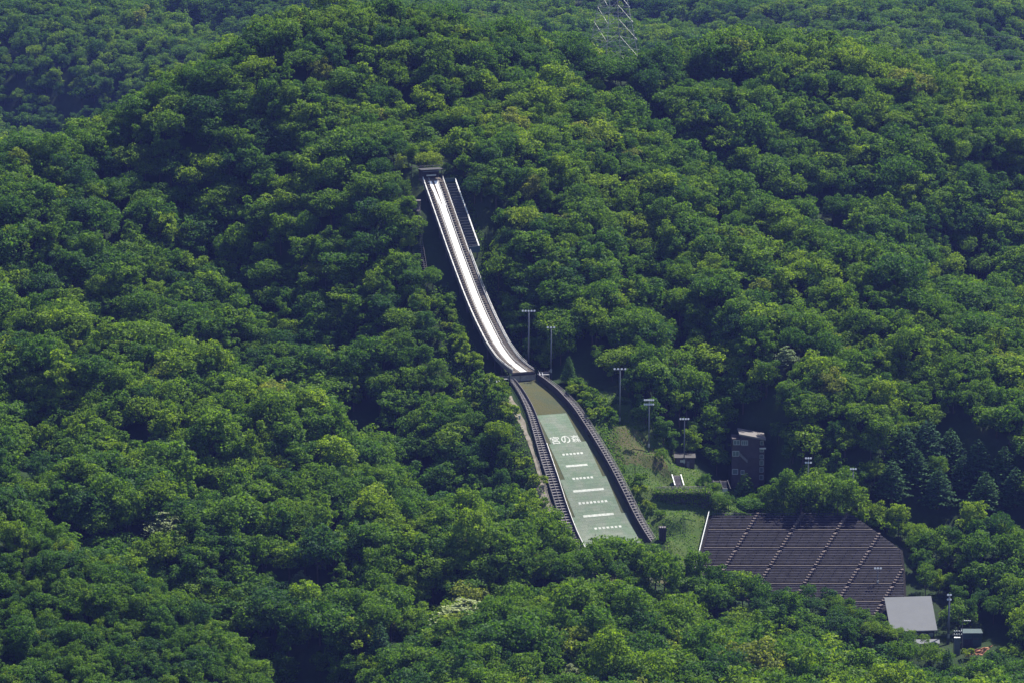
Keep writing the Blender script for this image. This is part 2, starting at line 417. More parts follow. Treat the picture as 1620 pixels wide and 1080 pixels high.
# clearings: polygons in plan (world x, y) where no tree stands
def ppoly(*pts, Y=None): return [tuple(P(*q)[:2]) for q in pts]
def jw(s, w): p = O + U * s + W * w; return (p[0], p[1])
CLEAR = [
    [jw(-102, -5.0), jw(-102, 10.0), jw(-64, 10.5), jw(-58, 6.8), jw(-8, 7.5), jw(-4, 20), jw(30, 26), jw(60, 28), jw(100, 24), jw(108, 8), jw(95, -17), jw(50, -18), jw(5, -21), jw(-15, -21), jw(-50, -15), jw(-60, -7.5), jw(-85, -6.0)],
    ppoly((905,650,1190),(960,680,1180),(1040,700,1176),(1075,745,1163),(1125,790,1148),(1115,815,1135),(1090,900,1110),(1020,860,1110)),
    ppoly((1115,808,1139),(1340,818,1147),(1425,850,1147),(1425,975,1096),(1300,965,1100),(1090,895,1112)),
    ppoly((1390,915,1108),(1492,915,1108),(1500,1022,1074),(1405,1022,1074)),
    ppoly((1492,985,1088),(1562,985,1088),(1562,1040,1067),(1492,1040,1067)),
    ppoly((1140,740,1178),(1225,740,1180),(1225,775,1166),(1120,790,1162)),
    ppoly((1398,745,1166),(1625,775,1164),(1625,825,1140),(1398,795,1142)),
    [(34, 1460), (48, 1460), (48, 1472), (34, 1472)],
]
def inpoly(x, y, poly):
    inside = np.zeros(len(x), bool); n = len(poly); j = n - 1
    for i in range(n):
        xi, yi = poly[i]; xj, yj = poly[j]
        c = ((yi > y) != (yj > y)) & (x < (xj - xi) * (y - yi) / (yj - yi + 1e-12) + xi)
        inside ^= c; j = i
    return inside
def seg_dist(x, y, poly):
    d = np.full(len(x), 1e9)
    for (ax, ay), (bx, by) in zip(poly, poly[1:] + poly[:1]):
        vx, vy = bx - ax, by - ay; t = np.clip(((x - ax) * vx + (y - ay) * vy) / (vx * vx + vy * vy), 0, 1)
        d = np.minimum(d, np.hypot(x - ax - t * vx, y - ay - t * vy))
    return d
SPECIAL = [  # kind, px, py of the top, distance, height, tint, label, squash
    ("blossom", 262, 810, 1040, 10, .7, "dogwood with tiers of cream blossom above the dark gully", 1.5),
    ("blossom", 735, 950, 1012, 11, 1.0, "wide flat dogwood thick with cream blossom on the near ridge below the ski jump", 1.9),
    ("blossom", 905, 1050, 972, 8, .5, "pale dogwood cut by the bottom edge of the picture", 1.0),
    ("layer", 672, 196, 1322, 14, .35, "dark tiered dogwood right behind the start shelter of the inrun", 1.15),
    ("blossom", 1245, 548, 1195, 9, .05, "greyish tiered tree on the sunny spur above the judges' tower", 1.0),
    ("blossom", 475, 905, 1020, 8, .1, "faint tiered dogwood with sparse pale blossom in the dark gully", 1.0),
    ("cone", 1179, 744, 1150, 12, 1.0, "young bright green conifer in front of the judges' tower", 1.75),
    ("cone", 1432, 668, 1160, 15, .25, "dark blue-green conifer, first of the clump near the terrace", 1.9),
    ("cone", 1468, 658, 1163, 16, .15, "dark blue-green conifer, second of the clump, slightly taller", 2.0),
    ("cone", 1505, 674, 1158, 15, .3, "dark blue-green conifer in the middle of the clump", 1.9),
    ("cone", 1548, 690, 1156, 14, .2, "dark blue-green conifer, fourth of the clump", 1.9),
    ("cone", 1590, 702, 1154, 14, .3, "dark blue-green conifer at the outer end of the clump", 1.9),
    ("cone", 1450, 705, 1150, 13, .35, "shorter blue-green conifer in the front of the clump", 1.9),
    ("cone", 1525, 715, 1148, 13, .2, "short dark conifer at the front of the clump under the fourth one", 1.9),
    ("cone", 1412, 722, 1150, 14, .3, "broad blue-green conifer low at the terrace side of the clump", 1.9),
    ("cone", 1485, 735, 1146, 14, .25, "broad blue-green conifer low in the middle of the clump", 1.9),
    ("cone", 1560, 742, 1144, 14, .35, "broad blue-green conifer low in the outer half of the clump", 1.9),
    ("cone", 1608, 735, 1148, 14, .2, "blue-green conifer cut by the picture's edge at the end of the clump", 1.9),
    ("cone", 1500, 1022, 1050, 11, .4, "soft green conifer below the tall pale cabinet", 1.2),
    ("cone", 600, 978, 998, 15, .2, "dark conifer rising beside the cream dogwood on the near ridge", 1.3),
    ("cone", 165, 105, 1350, 14, .1, "lone dark conifer on the shoulder of the main hill", 1.2),
    ("cone", 1120, 85, 1425, 14, .4, "soft green conifer on the far ridge beside the pylon", 1.3),
    ("cone", 1150, 88, 1424, 13, .5, "second soft green conifer on the far ridge beside the pylon, a little lower", 1.3),
    ("cone", 450, 195, 1330, 15, .3, "dark conifer high on the main hill above the left gully", 1.3),
    ("cone", 900, 560, 1185, 10, .6, "small pale green conifer in the trees beyond the light masts", 1.2),
]
def fit_distance(sp_):
    """the distance near the noted one at which the tree both stands on the ground and reaches its noted top"""
    best = min(range(-45, 60, 3), key=lambda d: abs(P(sp_[1], sp_[2], sp_[3] + d)[2] - sp_[4] - Z1(*P(sp_[1], sp_[2], sp_[3] + d)[:2])) + abs(d) * .04)
    return sp_[:3] + (sp_[3] + best,) + sp_[4:]
SPECIAL = [fit_distance(q) for q in SPECIAL]
# scatter
pts = []
y = 905.0
while y < 2480:
    sp = 5.7 if y < 1560 else 7.6
    hw = y * 810 / FPX + 42 + (y - 900) * .03
    row = int(2 * hw / sp)
    for i in range(row): pts.append((-hw + (i + rng.uniform(.05, .95)) * sp, y + rng.uniform(-.5, .5) * sp))
    y += sp
for y in np.arange(905, 1010, 5.0):
    for x in np.arange(-185, -22 - (y - 930) * .25, 5.4): pts.append((x + rng.uniform(-2.4, 2.4), y + rng.uniform(-2.4, 2.4)))
pts = np.array(pts)
keep = np.ones(len(pts), bool)
for poly in CLEAR:
    keep &= ~inpoly(pts[:, 0], pts[:, 1], poly)
    keep &= seg_dist(pts[:, 0], pts[:, 1], poly) > 2.6
keep &= rng.uniform(size=len(pts)) > .05
GAPS = [(700,215,1335,8),(705,250,1322,7),(1310,318,1372,9),(1290,290,1385,7),(1560,310,1372,8),(1470,400,1350,7),(1192,585,1180,9),(1188,545,1192,7),(1105,185,1395,6),(560,628,1195,9),
        (600,655,1186,7),(430,968,985,8),(455,985,978,6),(385,945,998,7),(650,945,1022,9),(690,930,1028,7),(170,262,1325,6),(60,690,1118,8),(100,710,1112,6),(1500,640,1185,8),(1550,690,1170,8),
        (1110,705,1172,10),(1085,725,1170,8),(1140,720,1176,8),(760,470,1228,7),(790,500,1222,7),(775,440,1235,6),(720,420,1230,6),(730,470,1215,6),(330,110,1366,6),(1430,890,1115,7),(850,560,1208,6),(1560,985,1082,8)]
for px_, py_, Y_, r_ in GAPS:
    g_ = P(px_, py_, Y_); keep &= np.hypot(pts[:, 0] - g_[0], pts[:, 1] - g_[1]) > r_
for sp_ in SPECIAL:
    g_ = P(sp_[1], sp_[2], sp_[3]); keep &= np.hypot(pts[:, 0] - g_[0], pts[:, 1] - g_[1]) > (5.5 if sp_[0] != "cone" else 4.2)
pts = pts[keep]
n = len(pts)
TXp, TYp = pts[:, 0], pts[:, 1]; TZp = zt(TXp, TYp)
tvar = rng.integers(0, len(PROTO), n)
tsc = np.clip(rng.normal(.93, .17, n), .52, 1.45)
# stands: slow variation of tint and size over the hills
def lf(x, y, s, p): return np.sin(x * s + p) * np.sin(y * s * 1.3 + 2 * p) * .5 + np.sin((x + y) * s * .6 + 3 * p) * .5
stand = lf(TXp, TYp, .035, 1.7)
ttint = np.clip(.42 + .17 * stand + rng.normal(0, .2, n), 0, 1)
tsc *= .95 + .10 * lf(TXp, TYp, .02, .6)
near_l = (TYp < 1012) & (TXp < -22 - (TYp - 930) * .25)
tsc *= np.where(near_l, .68, 1.0)
edge = np.full(n, 99.0)
for poly in CLEAR[:6]: edge = np.minimum(edge, seg_dist(TXp, TYp, poly))
tsc *= np.where(edge < 9, .72, 1.0)
trot = rng.uniform(0, 6.283, n)
tsx = rng.uniform(.86, 1.28, n); tsz = rng.uniform(.90, 1.10, n)
# trees in front of the landing slope, the terraces and the flowering trees are kept low, as the photograph shows them
lx_ = [840, 870, 900, 930, 960, 1010, 1035, 1090, 1150, 1210, 1260, 1320, 1400, 1420, 1490, 1540, 1575, 1620]
ly_ = [784, 802, 818, 826, 832, 838, 854, 872, 890, 913, 938, 962, 980, 1006, 1012, 1038, 1020, 1010]
hp = np.array([p[3] for p in PROTO])[tvar] * tsz; tsc0 = tsc.copy()
for _ in range(6):
    uu, vv = proj(np.stack([TXp, TYp, TZp + hp * tsc], 1))
    bad = (uu > 840) & (uu < 1620) & (TYp < np.interp(uu, [1400, 1440], [1128, 1078])) & (TYp > 985) & (vv < np.interp(uu, lx_, ly_) + 3)
    for sp_ in SPECIAL:
        fr_ = sp_[5 - 1] * 4.8 * (.45 if sp_[0] != "cone" else .6)
        bad |= (np.abs(uu - sp_[1]) < 42) & (TYp < sp_[3]) & (TYp > sp_[3] - 32) & (vv < sp_[2] + fr_)
    tsc[bad] *= .88
keep = (tsc > .5 * tsc0) | ((TYp > 1058) & (TXp > 85) & (TXp < 106))
pts = pts[keep]; TXp, TYp, TZp, tvar, tsc, ttint, trot, tsx, tsz = [q[keep] for q in (TXp, TYp, TZp, tvar, tsc, ttint, trot, tsx, tsz)]
n = len(pts)
# how much of each tree the photograph's view shows: coarse painter's pass from near to far
RW, RH = 810, 540
occ = np.zeros((RH, RW), bool)
vis = np.zeros(n)
R_p = np.array([p[2] for p in PROTO])[tvar] * tsc * tsx; H_p = np.array([p[3] for p in PROTO])[tvar] * tsc * tsz
cc = np.stack([TXp, TYp, TZp + H_p * .64], 1)
cu, cv = proj(cc); cu = cu / 2; cv = cv / 2
sc_ = FPX / 2 / (TYp * math.cos(PITCH) + 40)
TZg = zt(TXp, TYp)
# terrain occlusion: march along the sight line
hid = np.zeros(n, bool)
for t in np.linspace(.62, .985, 60):
    xx, yy = TXp * t, TYp * t; zz = CAM_Z + (cc[:, 2] + H_p * .3 - CAM_Z) * t
    hid |= (zt(xx, yy) + 8.0 > zz) & (TYp - yy > 12)
for k in np.argsort(TYp):
    if hid[k]: continue
    rx, ry = R_p[k] * sc_[k], H_p[k] * .34 * sc_[k]
    x0, x1 = int(max(0, cu[k] - rx)), int(min(RW, cu[k] + rx + 1)); y0, y1 = int(max(0, cv[k] - ry)), int(min(RH, cv[k] + ry + 1))
    if x1 <= x0 or y1 <= y0: continue
    yy, xx = np.mgrid[y0:y1, x0:x1]
    m = ((xx - cu[k]) / rx) ** 2 + ((yy - cv[k]) / ry) ** 2 < 1
    sub = occ[y0:y1, x0:x1]
    vis[k] = np.sum(m & ~sub); sub |= m
order = np.argsort(-vis)
top = [int(k) for k in order[:274]]
print("trees", n, "visible", int(np.sum(vis > 0)), "cut", vis[top[-1]])

def tree(name, proto, x, y, sc, rz, tint, label, cat, group, crown_name="crown", trunk_name="trunk", dz=0.0, sq=1.0, sz=1.0):
    cm, tm, _, _ = proto
    e = empty(name, (x, y, Z1(x, y) + dz), label, cat, group, rz)
    e.scale = (sc * sq, sc * sq, sc * sz)
    c = bpy.data.objects.new(crown_name, cm); COL.objects.link(c); c.parent = e; c["tint"] = float(tint)
    t = bpy.data.objects.new(trunk_name, tm); COL.objects.link(t); t.parent = e
    return e
SHADE = lambda t: "bluish green" if t < .22 else "deep green" if t < .42 else "mid green" if t < .6 else "fresh green" if t < .78 else "yellow green"
SIZE = lambda s: "small" if s < .8 else "middling" if s < 1.02 else "big"
SHP = ["domed", "tall domed", "wide domed", "low domed", "bulky", "narrow", "flat-topped", "tall rounded", "spreading", "slender", "lumpy", "small-headed"]
def place_words(u, v): return f"{round(u / 16.2)}% across, {round(v / 10.8)}% down"
for k in top:
    u, v = cu[k] * 2, cv[k] * 2
    u = min(max(u, 8), 1612); v = min(max(v, 5), 1075)
    lab = f"{SIZE(tsc[k])} {SHP[tvar[k]]} {SHADE(ttint[k])} tree in the forest, {place_words(u, v)}"
    tree("broadleaf_tree", PROTO[tvar[k]], TXp[k], TYp[k], float(tsc[k]), float(trot[k]), ttint[k], lab, "tree", "broadleaf trees covering the hills", sq=float(tsx[k]), sz=float(tsz[k]))
rest = np.ones(n, bool); rest[top] = False
# drop what neither this view nor one a step aside could show
rest &= (vis > 0) | (rng.uniform(size=n) < 2)
ri = np.where(rest)[0]
fm = bpy.data.meshes.new("forest")
fm.vertices.add(len(ri)); fm.vertices.foreach_set("co", np.stack([TXp[ri], TYp[ri], TZp[ri]], 1).ravel())
for nm, arr in (("tint", ttint), ("sclx", tsc * tsx), ("sclz", tsc * tsz), ("rot", trot)):
    a_ = fm.attributes.new(nm, 'FLOAT', 'POINT'); a_.data.foreach_set("value", arr[ri].astype(np.float32))
a_ = fm.attributes.new("kind_id", 'INT', 'POINT'); a_.data.foreach_set("value", tvar[ri].astype(np.int32))
forest = bpy.data.objects.new("forest", fm); COL.objects.link(forest)
tag(forest, "unbroken green broadleaf forest filling the hills between the single trees", "forest", kind='stuff')
# one hidden-free source per kind: take the crown and trunk of a real tree of the forest
ng = bpy.data.node_groups.new("forest_scatter", 'GeometryNodeTree')
ng.interface.new_socket("Geometry", in_out='INPUT', socket_type='NodeSocketGeometry')
ng.interface.new_socket("Geometry", in_out='OUTPUT', socket_type='NodeSocketGeometry')
gi = ng.nodes.new("NodeGroupInput"); go = ng.nodes.new("NodeGroupOutput")
src = {}
for o in COL.objects:
    if o.parent and o.parent.name.startswith("broadleaf_tree") and o.name.startswith(("crown", "trunk")):
        src.setdefault(o.data.name, o)
def named(nm, t='FLOAT'):
    q = ng.nodes.new("GeometryNodeInputNamedAttribute"); q.data_type = t; q.inputs[0].default_value = nm; return q
g2i = ng.nodes.new("GeometryNodeJoinGeometry")
for k in reversed(range(len(PROTO))):
    jn = ng.nodes.new("GeometryNodeJoinGeometry")
    for me in PROTO[k][:2]:
        if me.name not in src: continue
        oi = ng.nodes.new("GeometryNodeObjectInfo"); oi.inputs["Object"].default_value = src[me.name]
        ng.links.new(oi.outputs["Geometry"], jn.inputs[0])
    gti = ng.nodes.new("GeometryNodeGeometryToInstance")
    ng.links.new(jn.outputs[0], gti.inputs[0]); ng.links.new(gti.outputs[0], g2i.inputs[0])
iop = ng.nodes.new("GeometryNodeInstanceOnPoints")
ng.links.new(gi.outputs[0], iop.inputs["Points"]); ng.links.new(g2i.outputs[0], iop.inputs["Instance"])
iop.inputs["Pick Instance"].default_value = True
ng.links.new(named("kind_id", 'INT').outputs["Attribute"], iop.inputs["Instance Index"])
cx_ = ng.nodes.new("ShaderNodeCombineXYZ"); ng.links.new(named("rot").outputs["Attribute"], cx_.inputs["Z"])
ng.links.new(cx_.outputs[0], iop.inputs["Rotation"])
sc3 = ng.nodes.new("ShaderNodeCombineXYZ"); nx3 = named("sclx")
for ax in ("X", "Y"): ng.links.new(nx3.outputs["Attribute"], sc3.inputs[ax])
ng.links.new(named("sclz").outputs["Attribute"], sc3.inputs["Z"]); ng.links.new(sc3.outputs[0], iop.inputs["Scale"])
ng.links.new(iop.outputs[0], go.inputs[0])
md = forest.modifiers.new("scatter", 'NODES'); md.node_group = ng

# ------------------------------------------------------------------ mesh builder for built things
class MB:
    def __init__(s): s.v = []; s.f = []
    def hexa(s, a, b):
        """a: 4 corners below, b: 4 corners above (same order)"""
        n = len(s.v); s.v += [tuple(map(float, p)) for p in (*a, *b)]
        s.f += [(n + 3, n + 2, n + 1, n), (n + 4, n + 5, n + 6, n + 7)] + [(n + i, n + (i + 1) % 4, n + 4 + (i + 1) % 4, n + 4 + i) for i in range(4)]
        return s
    def box(s, x0, x1, y0, y1, z0, z1):
        q = [(x0, y0), (x1, y0), (x1, y1), (x0, y1)]
        return s.hexa([(x, y, z0) for x, y in q], [(x, y, z1) for x, y in q])
    def beam(s, p, q, w=.1, h=None):
        p = Vector(p); q = Vector(q); h = h or w; d = (q - p).normalized()
        side = d.cross(Vector((0, 0, 1)))
        if side.length < 1e-3: side = Vector((1, 0, 0))
        side.normalize(); up_ = side.cross(d).normalized()
        a, b = side * w / 2, up_ * h / 2
        n = len(s.v)
        for e in (p, q): s.v += [tuple(e + x) for x in (-a - b, a - b, a + b, -a + b)]
        s.f += [(n, n + 1, n + 2, n + 3), (n + 7, n + 6, n + 5, n + 4)] + [(n + i, n + 4 + i, n + 4 + (i + 1) % 4, n + (i + 1) % 4) for i in range(4)]
        return s
    def tube(s, p, q, r, r2=None, n=8):
        p = Vector(p); q = Vector(q); r2 = r if r2 is None else r2; d = (q - p).normalized()
        side = d.cross(Vector((0, 0, 1)))
        if side.length < 1e-3: side = Vector((1, 0, 0))
        side.normalize(); u2 = side.cross(d); b = len(s.v)
        for e, rr in ((p, r), (q, r2)):
            for k in range(n):
                a = k * 2 * math.pi / n; s.v.append(tuple(e + side * rr * math.cos(a) + u2 * rr * math.sin(a)))
        s.f += [(b + k, b + (k + 1) % n, b + n + (k + 1) % n, b + n + k) for k in range(n)] + [tuple(b + k for k in reversed(range(n))), tuple(b + n + k for k in range(n))]
        return s
    def build(s, name, mat, parent=None, label=None, smooth=False):
        o = Vector(parent.location) if parent is not None else Vector((0, 0, 0))
        q = parent
        vs = [tuple(Vector(v) - o) for v in s.v]
        me = bpy.data.meshes.new(name); me.from_pydata(vs, [], s.f); me.materials.append(mat)
        if smooth: me.polygons.foreach_set("use_smooth", [True] * len(me.polygons))
        ob = bpy.data.objects.new(name, me); COL.objects.link(ob)
        if parent is not None: ob.parent = parent
        if label: ob['label'] = label
        return ob
def sub(ob, parent_part):
    """hang a part's mesh (built in its thing's frame) one level deeper"""
    ob.parent = parent_part; return ob

M_CONC = plain("weathered_concrete", (.30, .28, .26), .9, 0, .25, .9)
M_DECK = plain("inrun_deck_boards", (.115, .098, .085), .85, 0, .4, 1.2, .12)
M_TRACK = plain("white_ceramic_track", (.80, .80, .80), .38, 0, .05, .8, .8)
M_STEEL = plain("galvanised_steel", (.36, .37, .39), .55, .4, .25, 2.5)
M_WRAIL = plain("white_painted_rail", (.78, .79, .80), .45, 0, .08, 1.5, .6)
M_DARK = plain("dark_wood_and_shade", (.030, .026, .030), .7, 0, .4, 1.2)  # dark wood; also stands in for shade on one fence and the retaining wall
M_STAND = plain("dark_green_grating", (.042, .050, .058), .7, .1, .3, 2)
M_PIER = plain("dark_steel_trestle", (.05, .05, .055), .6, .5, .3, 1)
M_FENCE = plain("grey_weathered_boards", (.12, .11, .12), .85, 0, .45, 1.1)
M_LATT = plain("bleached_timber_steps", (.18, .17, .175), .85, 0, .45, 2.2)
M_OLIVE = ground_mat("olive_matting", (.070, .070, .032), (.055, .068, .040), (.085, .082, .040), .12)
M_MAT = ground_mat("green_plastic_matting", (.155, .205, .150), (.195, .220, .180), (.13, .175, .130), .22)
_n = M_MAT.node_tree.nodes; _l = M_MAT.node_tree.links
_tc = _n.new("ShaderNodeTexCoord"); _mp = _n.new("ShaderNodeMapping"); _mp.inputs["Rotation"].default_value = (0, 0, -AZ)
_l.new(_tc.outputs["Object"], _mp.inputs["Vector"])
_br = _n.new("ShaderNodeTexBrick"); _br.inputs["Scale"].default_value = 1.0; _br.inputs["Mortar Size"].default_value = .05; _br.inputs["Brick Width"].default_value = 2.6; _br.inputs["Row Height"].default_value = 1.1
_br.inputs["Color1"].default_value = (1, 1, 1, 1); _br.inputs["Color2"].default_value = (.84, .87, .84, 1); _br.inputs["Mortar"].default_value = (.72, .74, .70, 1)
_l.new(_mp.outputs[0], _br.inputs["Vector"])
_b = _n["Principled BSDF"]; _src = _b.inputs["Base Color"].links[0].from_socket
_mx = _n.new("ShaderNodeMix"); _mx.data_type = 'RGBA'; _mx.blend_type = 'MULTIPLY'; _mx.inputs["Factor"].default_value = 1
_l.new(_src, _mx.inputs["A"]); _l.new(_br.outputs["Color"], _mx.inputs["B"]); _l.new(_mx.outputs["Result"], _b.inputs["Base Color"])
M_WHITE = plain("white_line_matting", (.42, .44, .40), .85, 0, .32, 1.3)
M_LAWN = ground_mat("meadow_grass", (.048, .085, .021), (.066, .092, .027), (.038, .072, .018), .09)
M_BROWN = ground_mat("dry_grass_patch", (.075, .072, .034), (.055, .070, .026), (.09, .076, .045), .2)
M_BENCH = plain("weathered_bench_timber", (.046, .045, .064), .8, 0, .65, .35, .2)
M_AISLE = plain("pale_stair_kerb", (.088, .070, .068), .85, 0, .3, .8)
M_TIER = plain("dark_terrace_earth", (.016, .015, .016), .95, 0, .4, .7, .1)
M_ROOF = plain("pale_grey_metal_roof", (.145, .152, .165), .9, 0, .05, .3, .05)
M_TOWER = plain("dark_brown_siding", (.045, .034, .040), .7, 0, .25, .8)
M_GLASS = plain("reflective_window_glass", (.14, .18, .22), .12, .3, .2, 1, .9)
M_WFRAME = plain("pale_window_frame", (.42, .42, .42), .6, 0, .1, 2)
M_LAMP = plain("floodlight_reflector", (.55, .57, .6), .5, .2, .05, 2, .9)
M_POLE = plain("grey_blue_steel_pole", (.13, .145, .18), .5, .5, .15, 1)
M_TEAL = plain("teal_painted_metal", (.04, .07, .08), .6, .1, .2, 1)
M_ORANGE = plain("faded_orange_netting", (.33, .15, .08), .8, 0, .3, 1.6)
M_RED = plain("red_fabric", (.55, .06, .04), .8, 0, .2, 2)

M_WALK = plain("worn_terrace_walkway", (.055, .045, .042), .9, 0, .4, .8)
M_TROOF = plain("dull_grey_sheet_roof", (.17, .16, .16), .95, 0, .1, 1, .05)
M_PATH = ground_mat("stained_concrete_path", (.17, .15, .12), (.26, .23, .20), (.10, .11, .07), .5)
M_STEP = plain("worn_inrun_steps", (.15, .135, .125), .9, 0, .4, 1.4, .1)
SG = lambda a, b, st: [float(x) for x in np.arange(a, b - 1e-6, st)] + [float(b)]
def sweep(mb, ss, w0, w1, zf, t0, t1):
    """a continuous bar along the jump's axis: between w0(s), w1(s), from zf(s)+t0 up to zf(s)+t1"""
    f = lambda a, s: a(s) if callable(a) else a
    base = len(mb.v)
    for s in ss:
        for w, t in ((w0, t0), (w1, t0), (w1, t1), (w0, t1)):
            mb.v.append(tuple(map(float, J(s, f(w, s), zf(s) + f(t, s)))))
    for i in range(len(ss) - 1):
        a = base + i * 4
        mb.f += [(a + k, a + 4 + k, a + 4 + (k + 1) % 4, a + (k + 1) % 4) for k in range(4)]
    e = base + (len(ss) - 1) * 4
    mb.f += [(base, base + 1, base + 2, base + 3), (e + 3, e + 2, e + 1, e)]
    return mb
def rail(mb, ss, w, zf, h=1.1, post=2.0, lift=0.0, th=.07, mids=(.55,)):
    f = lambda a, s: a(s) if callable(a) else a
    for hh in (h, *[m * h for m in mids]): sweep(mb, ss, lambda s: f(w, s) - th / 2, lambda s: f(w, s) + th / 2, zf, lift + hh - th / 2, lift + hh + th / 2)
    s = ss[0]
    while s <= ss[-1] + .01:
        mb.beam(J(s, f(w, s), zf(s) + lift), J(s, f(w, s), zf(s) + lift + h), th * 1.1); s += post
    return mb
def steps(mb, ss, w0, w1, zf, st=.55, lift=.0, th=.12, gap=.0):
    f = lambda a, s: a(s) if callable(a) else a
    s = ss[0]
    while s < ss[-1] - st * .5:
        e = s + st * (1 - gap); z = max(zf(s), zf(e)) + lift
        a = [J(s, f(w0, s), z - th), J(e, f(w0, e), z - th), J(e, f(w1, e), z - th), J(s, f(w1, s), z - th)]
        b = [(x, y, zz + th) for x, y, zz in a]
        mb.hexa(a, b); s += st
    return mb

# ------------------------------------------------------------------ ski jump inrun
z0_ = J(-45, 0, zin(-45) - 5)
inrun = empty("ski_jump_inrun", z0_, "long raised ski jump inrun with a glaring white track running down the wooded hill", "ski jump")
ss = SG(-94, 0, 1.5)
deck = sweep(MB(), ss, -3.9, 4.1, zin, -.55, 0).build("deck", M_DECK, inrun)
sweep(MB(), SG(-84, -.2, 1.5), lambda s: -.85, lambda s: 1.25 if s < -10 else 1.25 + (s + 10) * .02, zin, -.02, .08).build("track", M_TRACK, inrun, "white polished inrun track")
sweep(MB(), SG(-93.4, -84, 1.2), lambda s: -1.9 + (s + 93.4) * .112, lambda s: -.7 + (s + 93.4) * .075, zin, -.02, .083).build("track", M_TRACK, inrun, "narrow white start lane on the uphill end")
sweep(MB(), SG(-93.4, -84, 1.2), lambda s: .25 + (s + 93.4) * .01, 1.5, zin, -.02, .083).build("track", M_TRACK, inrun, "wider white start lane on the uphill end")
steps(MB(), SG(-93, -3, 1), -2.75, -1.75, zin, .9, .10, .14, .18).build("stairway", M_STEP, inrun)
steps(MB(), SG(-93, -3, 1), 1.85, 3.1, zin, .9, .10, .14, .18).build("stairway", M_STEP, inrun)
mbk = sweep(MB(), ss, -4.05, -3.9, zin, -.55, .95); mbk.build("side_board", M_FENCE, inrun)
sweep(MB(), SG(-66, 0, 1.5), 4.1, 4.22, zin, -.55, .6).build("side_board", M_FENCE, inrun)
rail(MB(), ss, -3.7, zin, 1.25, 2.4, 0, .12).build("handrail", M_WRAIL, inrun)
rail(MB(), ss, -1.55, zin, .95, 2.8, 0, .07).build("handrail", M_STEEL, inrun)
rail(MB(), ss, 1.6, zin, .8, 3.0, 0, .06).build("handrail", M_STEEL, inrun)
rail(MB(), SG(-94, 0, 1.5), 3.75, zin, 1.1, 2.4, 0, .09).build("handrail", M_STEEL, inrun)
rail(MB(), SG(-66, -8, 1.5), 4.3, zin, 1.3, 2.0, 0, .09).build("handrail", M_STEEL, inrun)
for s in SG(-92, -6, 7.2):
    for w in (-3.1, 3.3):
        x, y, z = J(s, w, zin(s) - .55); MB().box(x - .28, x + .28, y - .28, y + .28, Z1(x, y) - 1, z).build("pier", M_PIER, inrun)
    a = J(s, -3.1, zin(s) - .75); b = J(s, 3.3, zin(s) - .75); MB().beam(a, b, .4).build("crossbeam", M_PIER, inrun)
# coaches' stand along the right side
zst = lambda s: zin(s)
stand = sweep(MB(), SG(-92, -67.5, 1.2), 4.15, 8.3, zst, -.9, -.25).build("stand_floor", M_STAND, inrun)
for i, s in enumerate(SG(-91.5, -68.5, 1.0)):
    a, b = J(s, 4.5, zst(s) + .12), J(s, 8.0, zst(s) + .12)
    MB().beam(a, b, .30, .74).build("stand_seat", M_STAND, inrun)
rail(MB(), SG(-93, -67.5, 1.2), 8.25, zst, 1.2, 2.0, -.3, .13, (.7, .35)).build("stand_railing", M_WRAIL, inrun)
p, q = J(-67.3, 4.2, zst(-67.3) - 1.2), J(-67.3, 8.35, zst(-67.3) - 1.2)
MB().hexa([p, q, J(-67.1, 8.35, zst(-67.3) - 1.2), J(-67.1, 4.2, zst(-67.3) - 1.2)], [(x, y, z + 2.2) for x, y, z in (p, q, J(-67.1, 8.35, zst(-67.3) - 1.2), J(-67.1, 4.2, zst(-67.3) - 1.2))]).build("stand_end_panel", M_TEAL, inrun)
MB().beam(J(-67.2, 4.2, zst(-67.3) + 1.05), J(-67.2, 8.35, zst(-67.3) + 1.05), .1).build("stand_end_rail", M_STEEL, inrun)
MB().beam(J(-93.2, 4.2, zst(-93) + .5), J(-93.2, 8.35, zst(-93) + .5), .2, 1.3).build("stand_back_panel", M_TEAL, inrun)
for s in (-90, -80, -69):
    x, y, z = J(s, 7.9, zst(s) - .9); MB().box(x - .2, x + .2, y - .2, y + .2, Z1(x, y) - 1, z).build("pier", M_PIER, inrun)
# start shelter at the top
zt0 = zin(-94)
def sbox(s0, s1, w0, w1, z0, z1):
    a = [J(s0, w0, z0), J(s1, w0, z0), J(s1, w1, z0), J(s0, w1, z0)]
    return MB().hexa(a, [(x, y, z - O[2] - z0 + O[2] + z1) for x, y, z in a])
sh = sbox(-98, -94.2, -4.0, 3.6, zt0 - .6, zt0 + .1).build("start_platform", M_DECK, inrun)
sub(sbox(-98.1, -97.9, -4.0, 3.6, zt0 + .1, zt0 + 3.4).build("shelter_wall", M_DARK, inrun), sh)
for w in (-3.9, 3.45): sub(sbox(-94.6, -94.4, w - .1, w + .12, zt0 + .1, zt0 + 3.5).build("shelter_post", M_PIER, inrun), sh)
sub(sbox(-98.3, -94.0, -4.3, 3.9, zt0 + 3.5, zt0 + 3.7).build("shelter_roof", M_PIER, inrun), sh)
sub(sbox(-94.4, -94.3, -3.7, 3.3, zt0 + 2.9, zt0 + 3.15).build("shelter_beam", M_POLE, inrun), sh)
sub(sbox(-95.2, -95.0, -2.0, 1.6, zt0 + 1.2, zt0 + 1.7).build("start_board", M_WFRAME, inrun), sh)
sub(sbox(-101, -100.8, -6.0, 6.5, zt0 + 3.9, zt0 + 4.05).build("rear_beam", M_FENCE, inrun), sh)
for w in (-5.7, 6.2):
    x, y, z = J(-100.9, w, zt0 + 3.9); sub(MB().box(x - .1, x + .1, y - .1, y + .1, Z1(x, y) - .5, z).build("rear_post", M_PIER, inrun), sh)
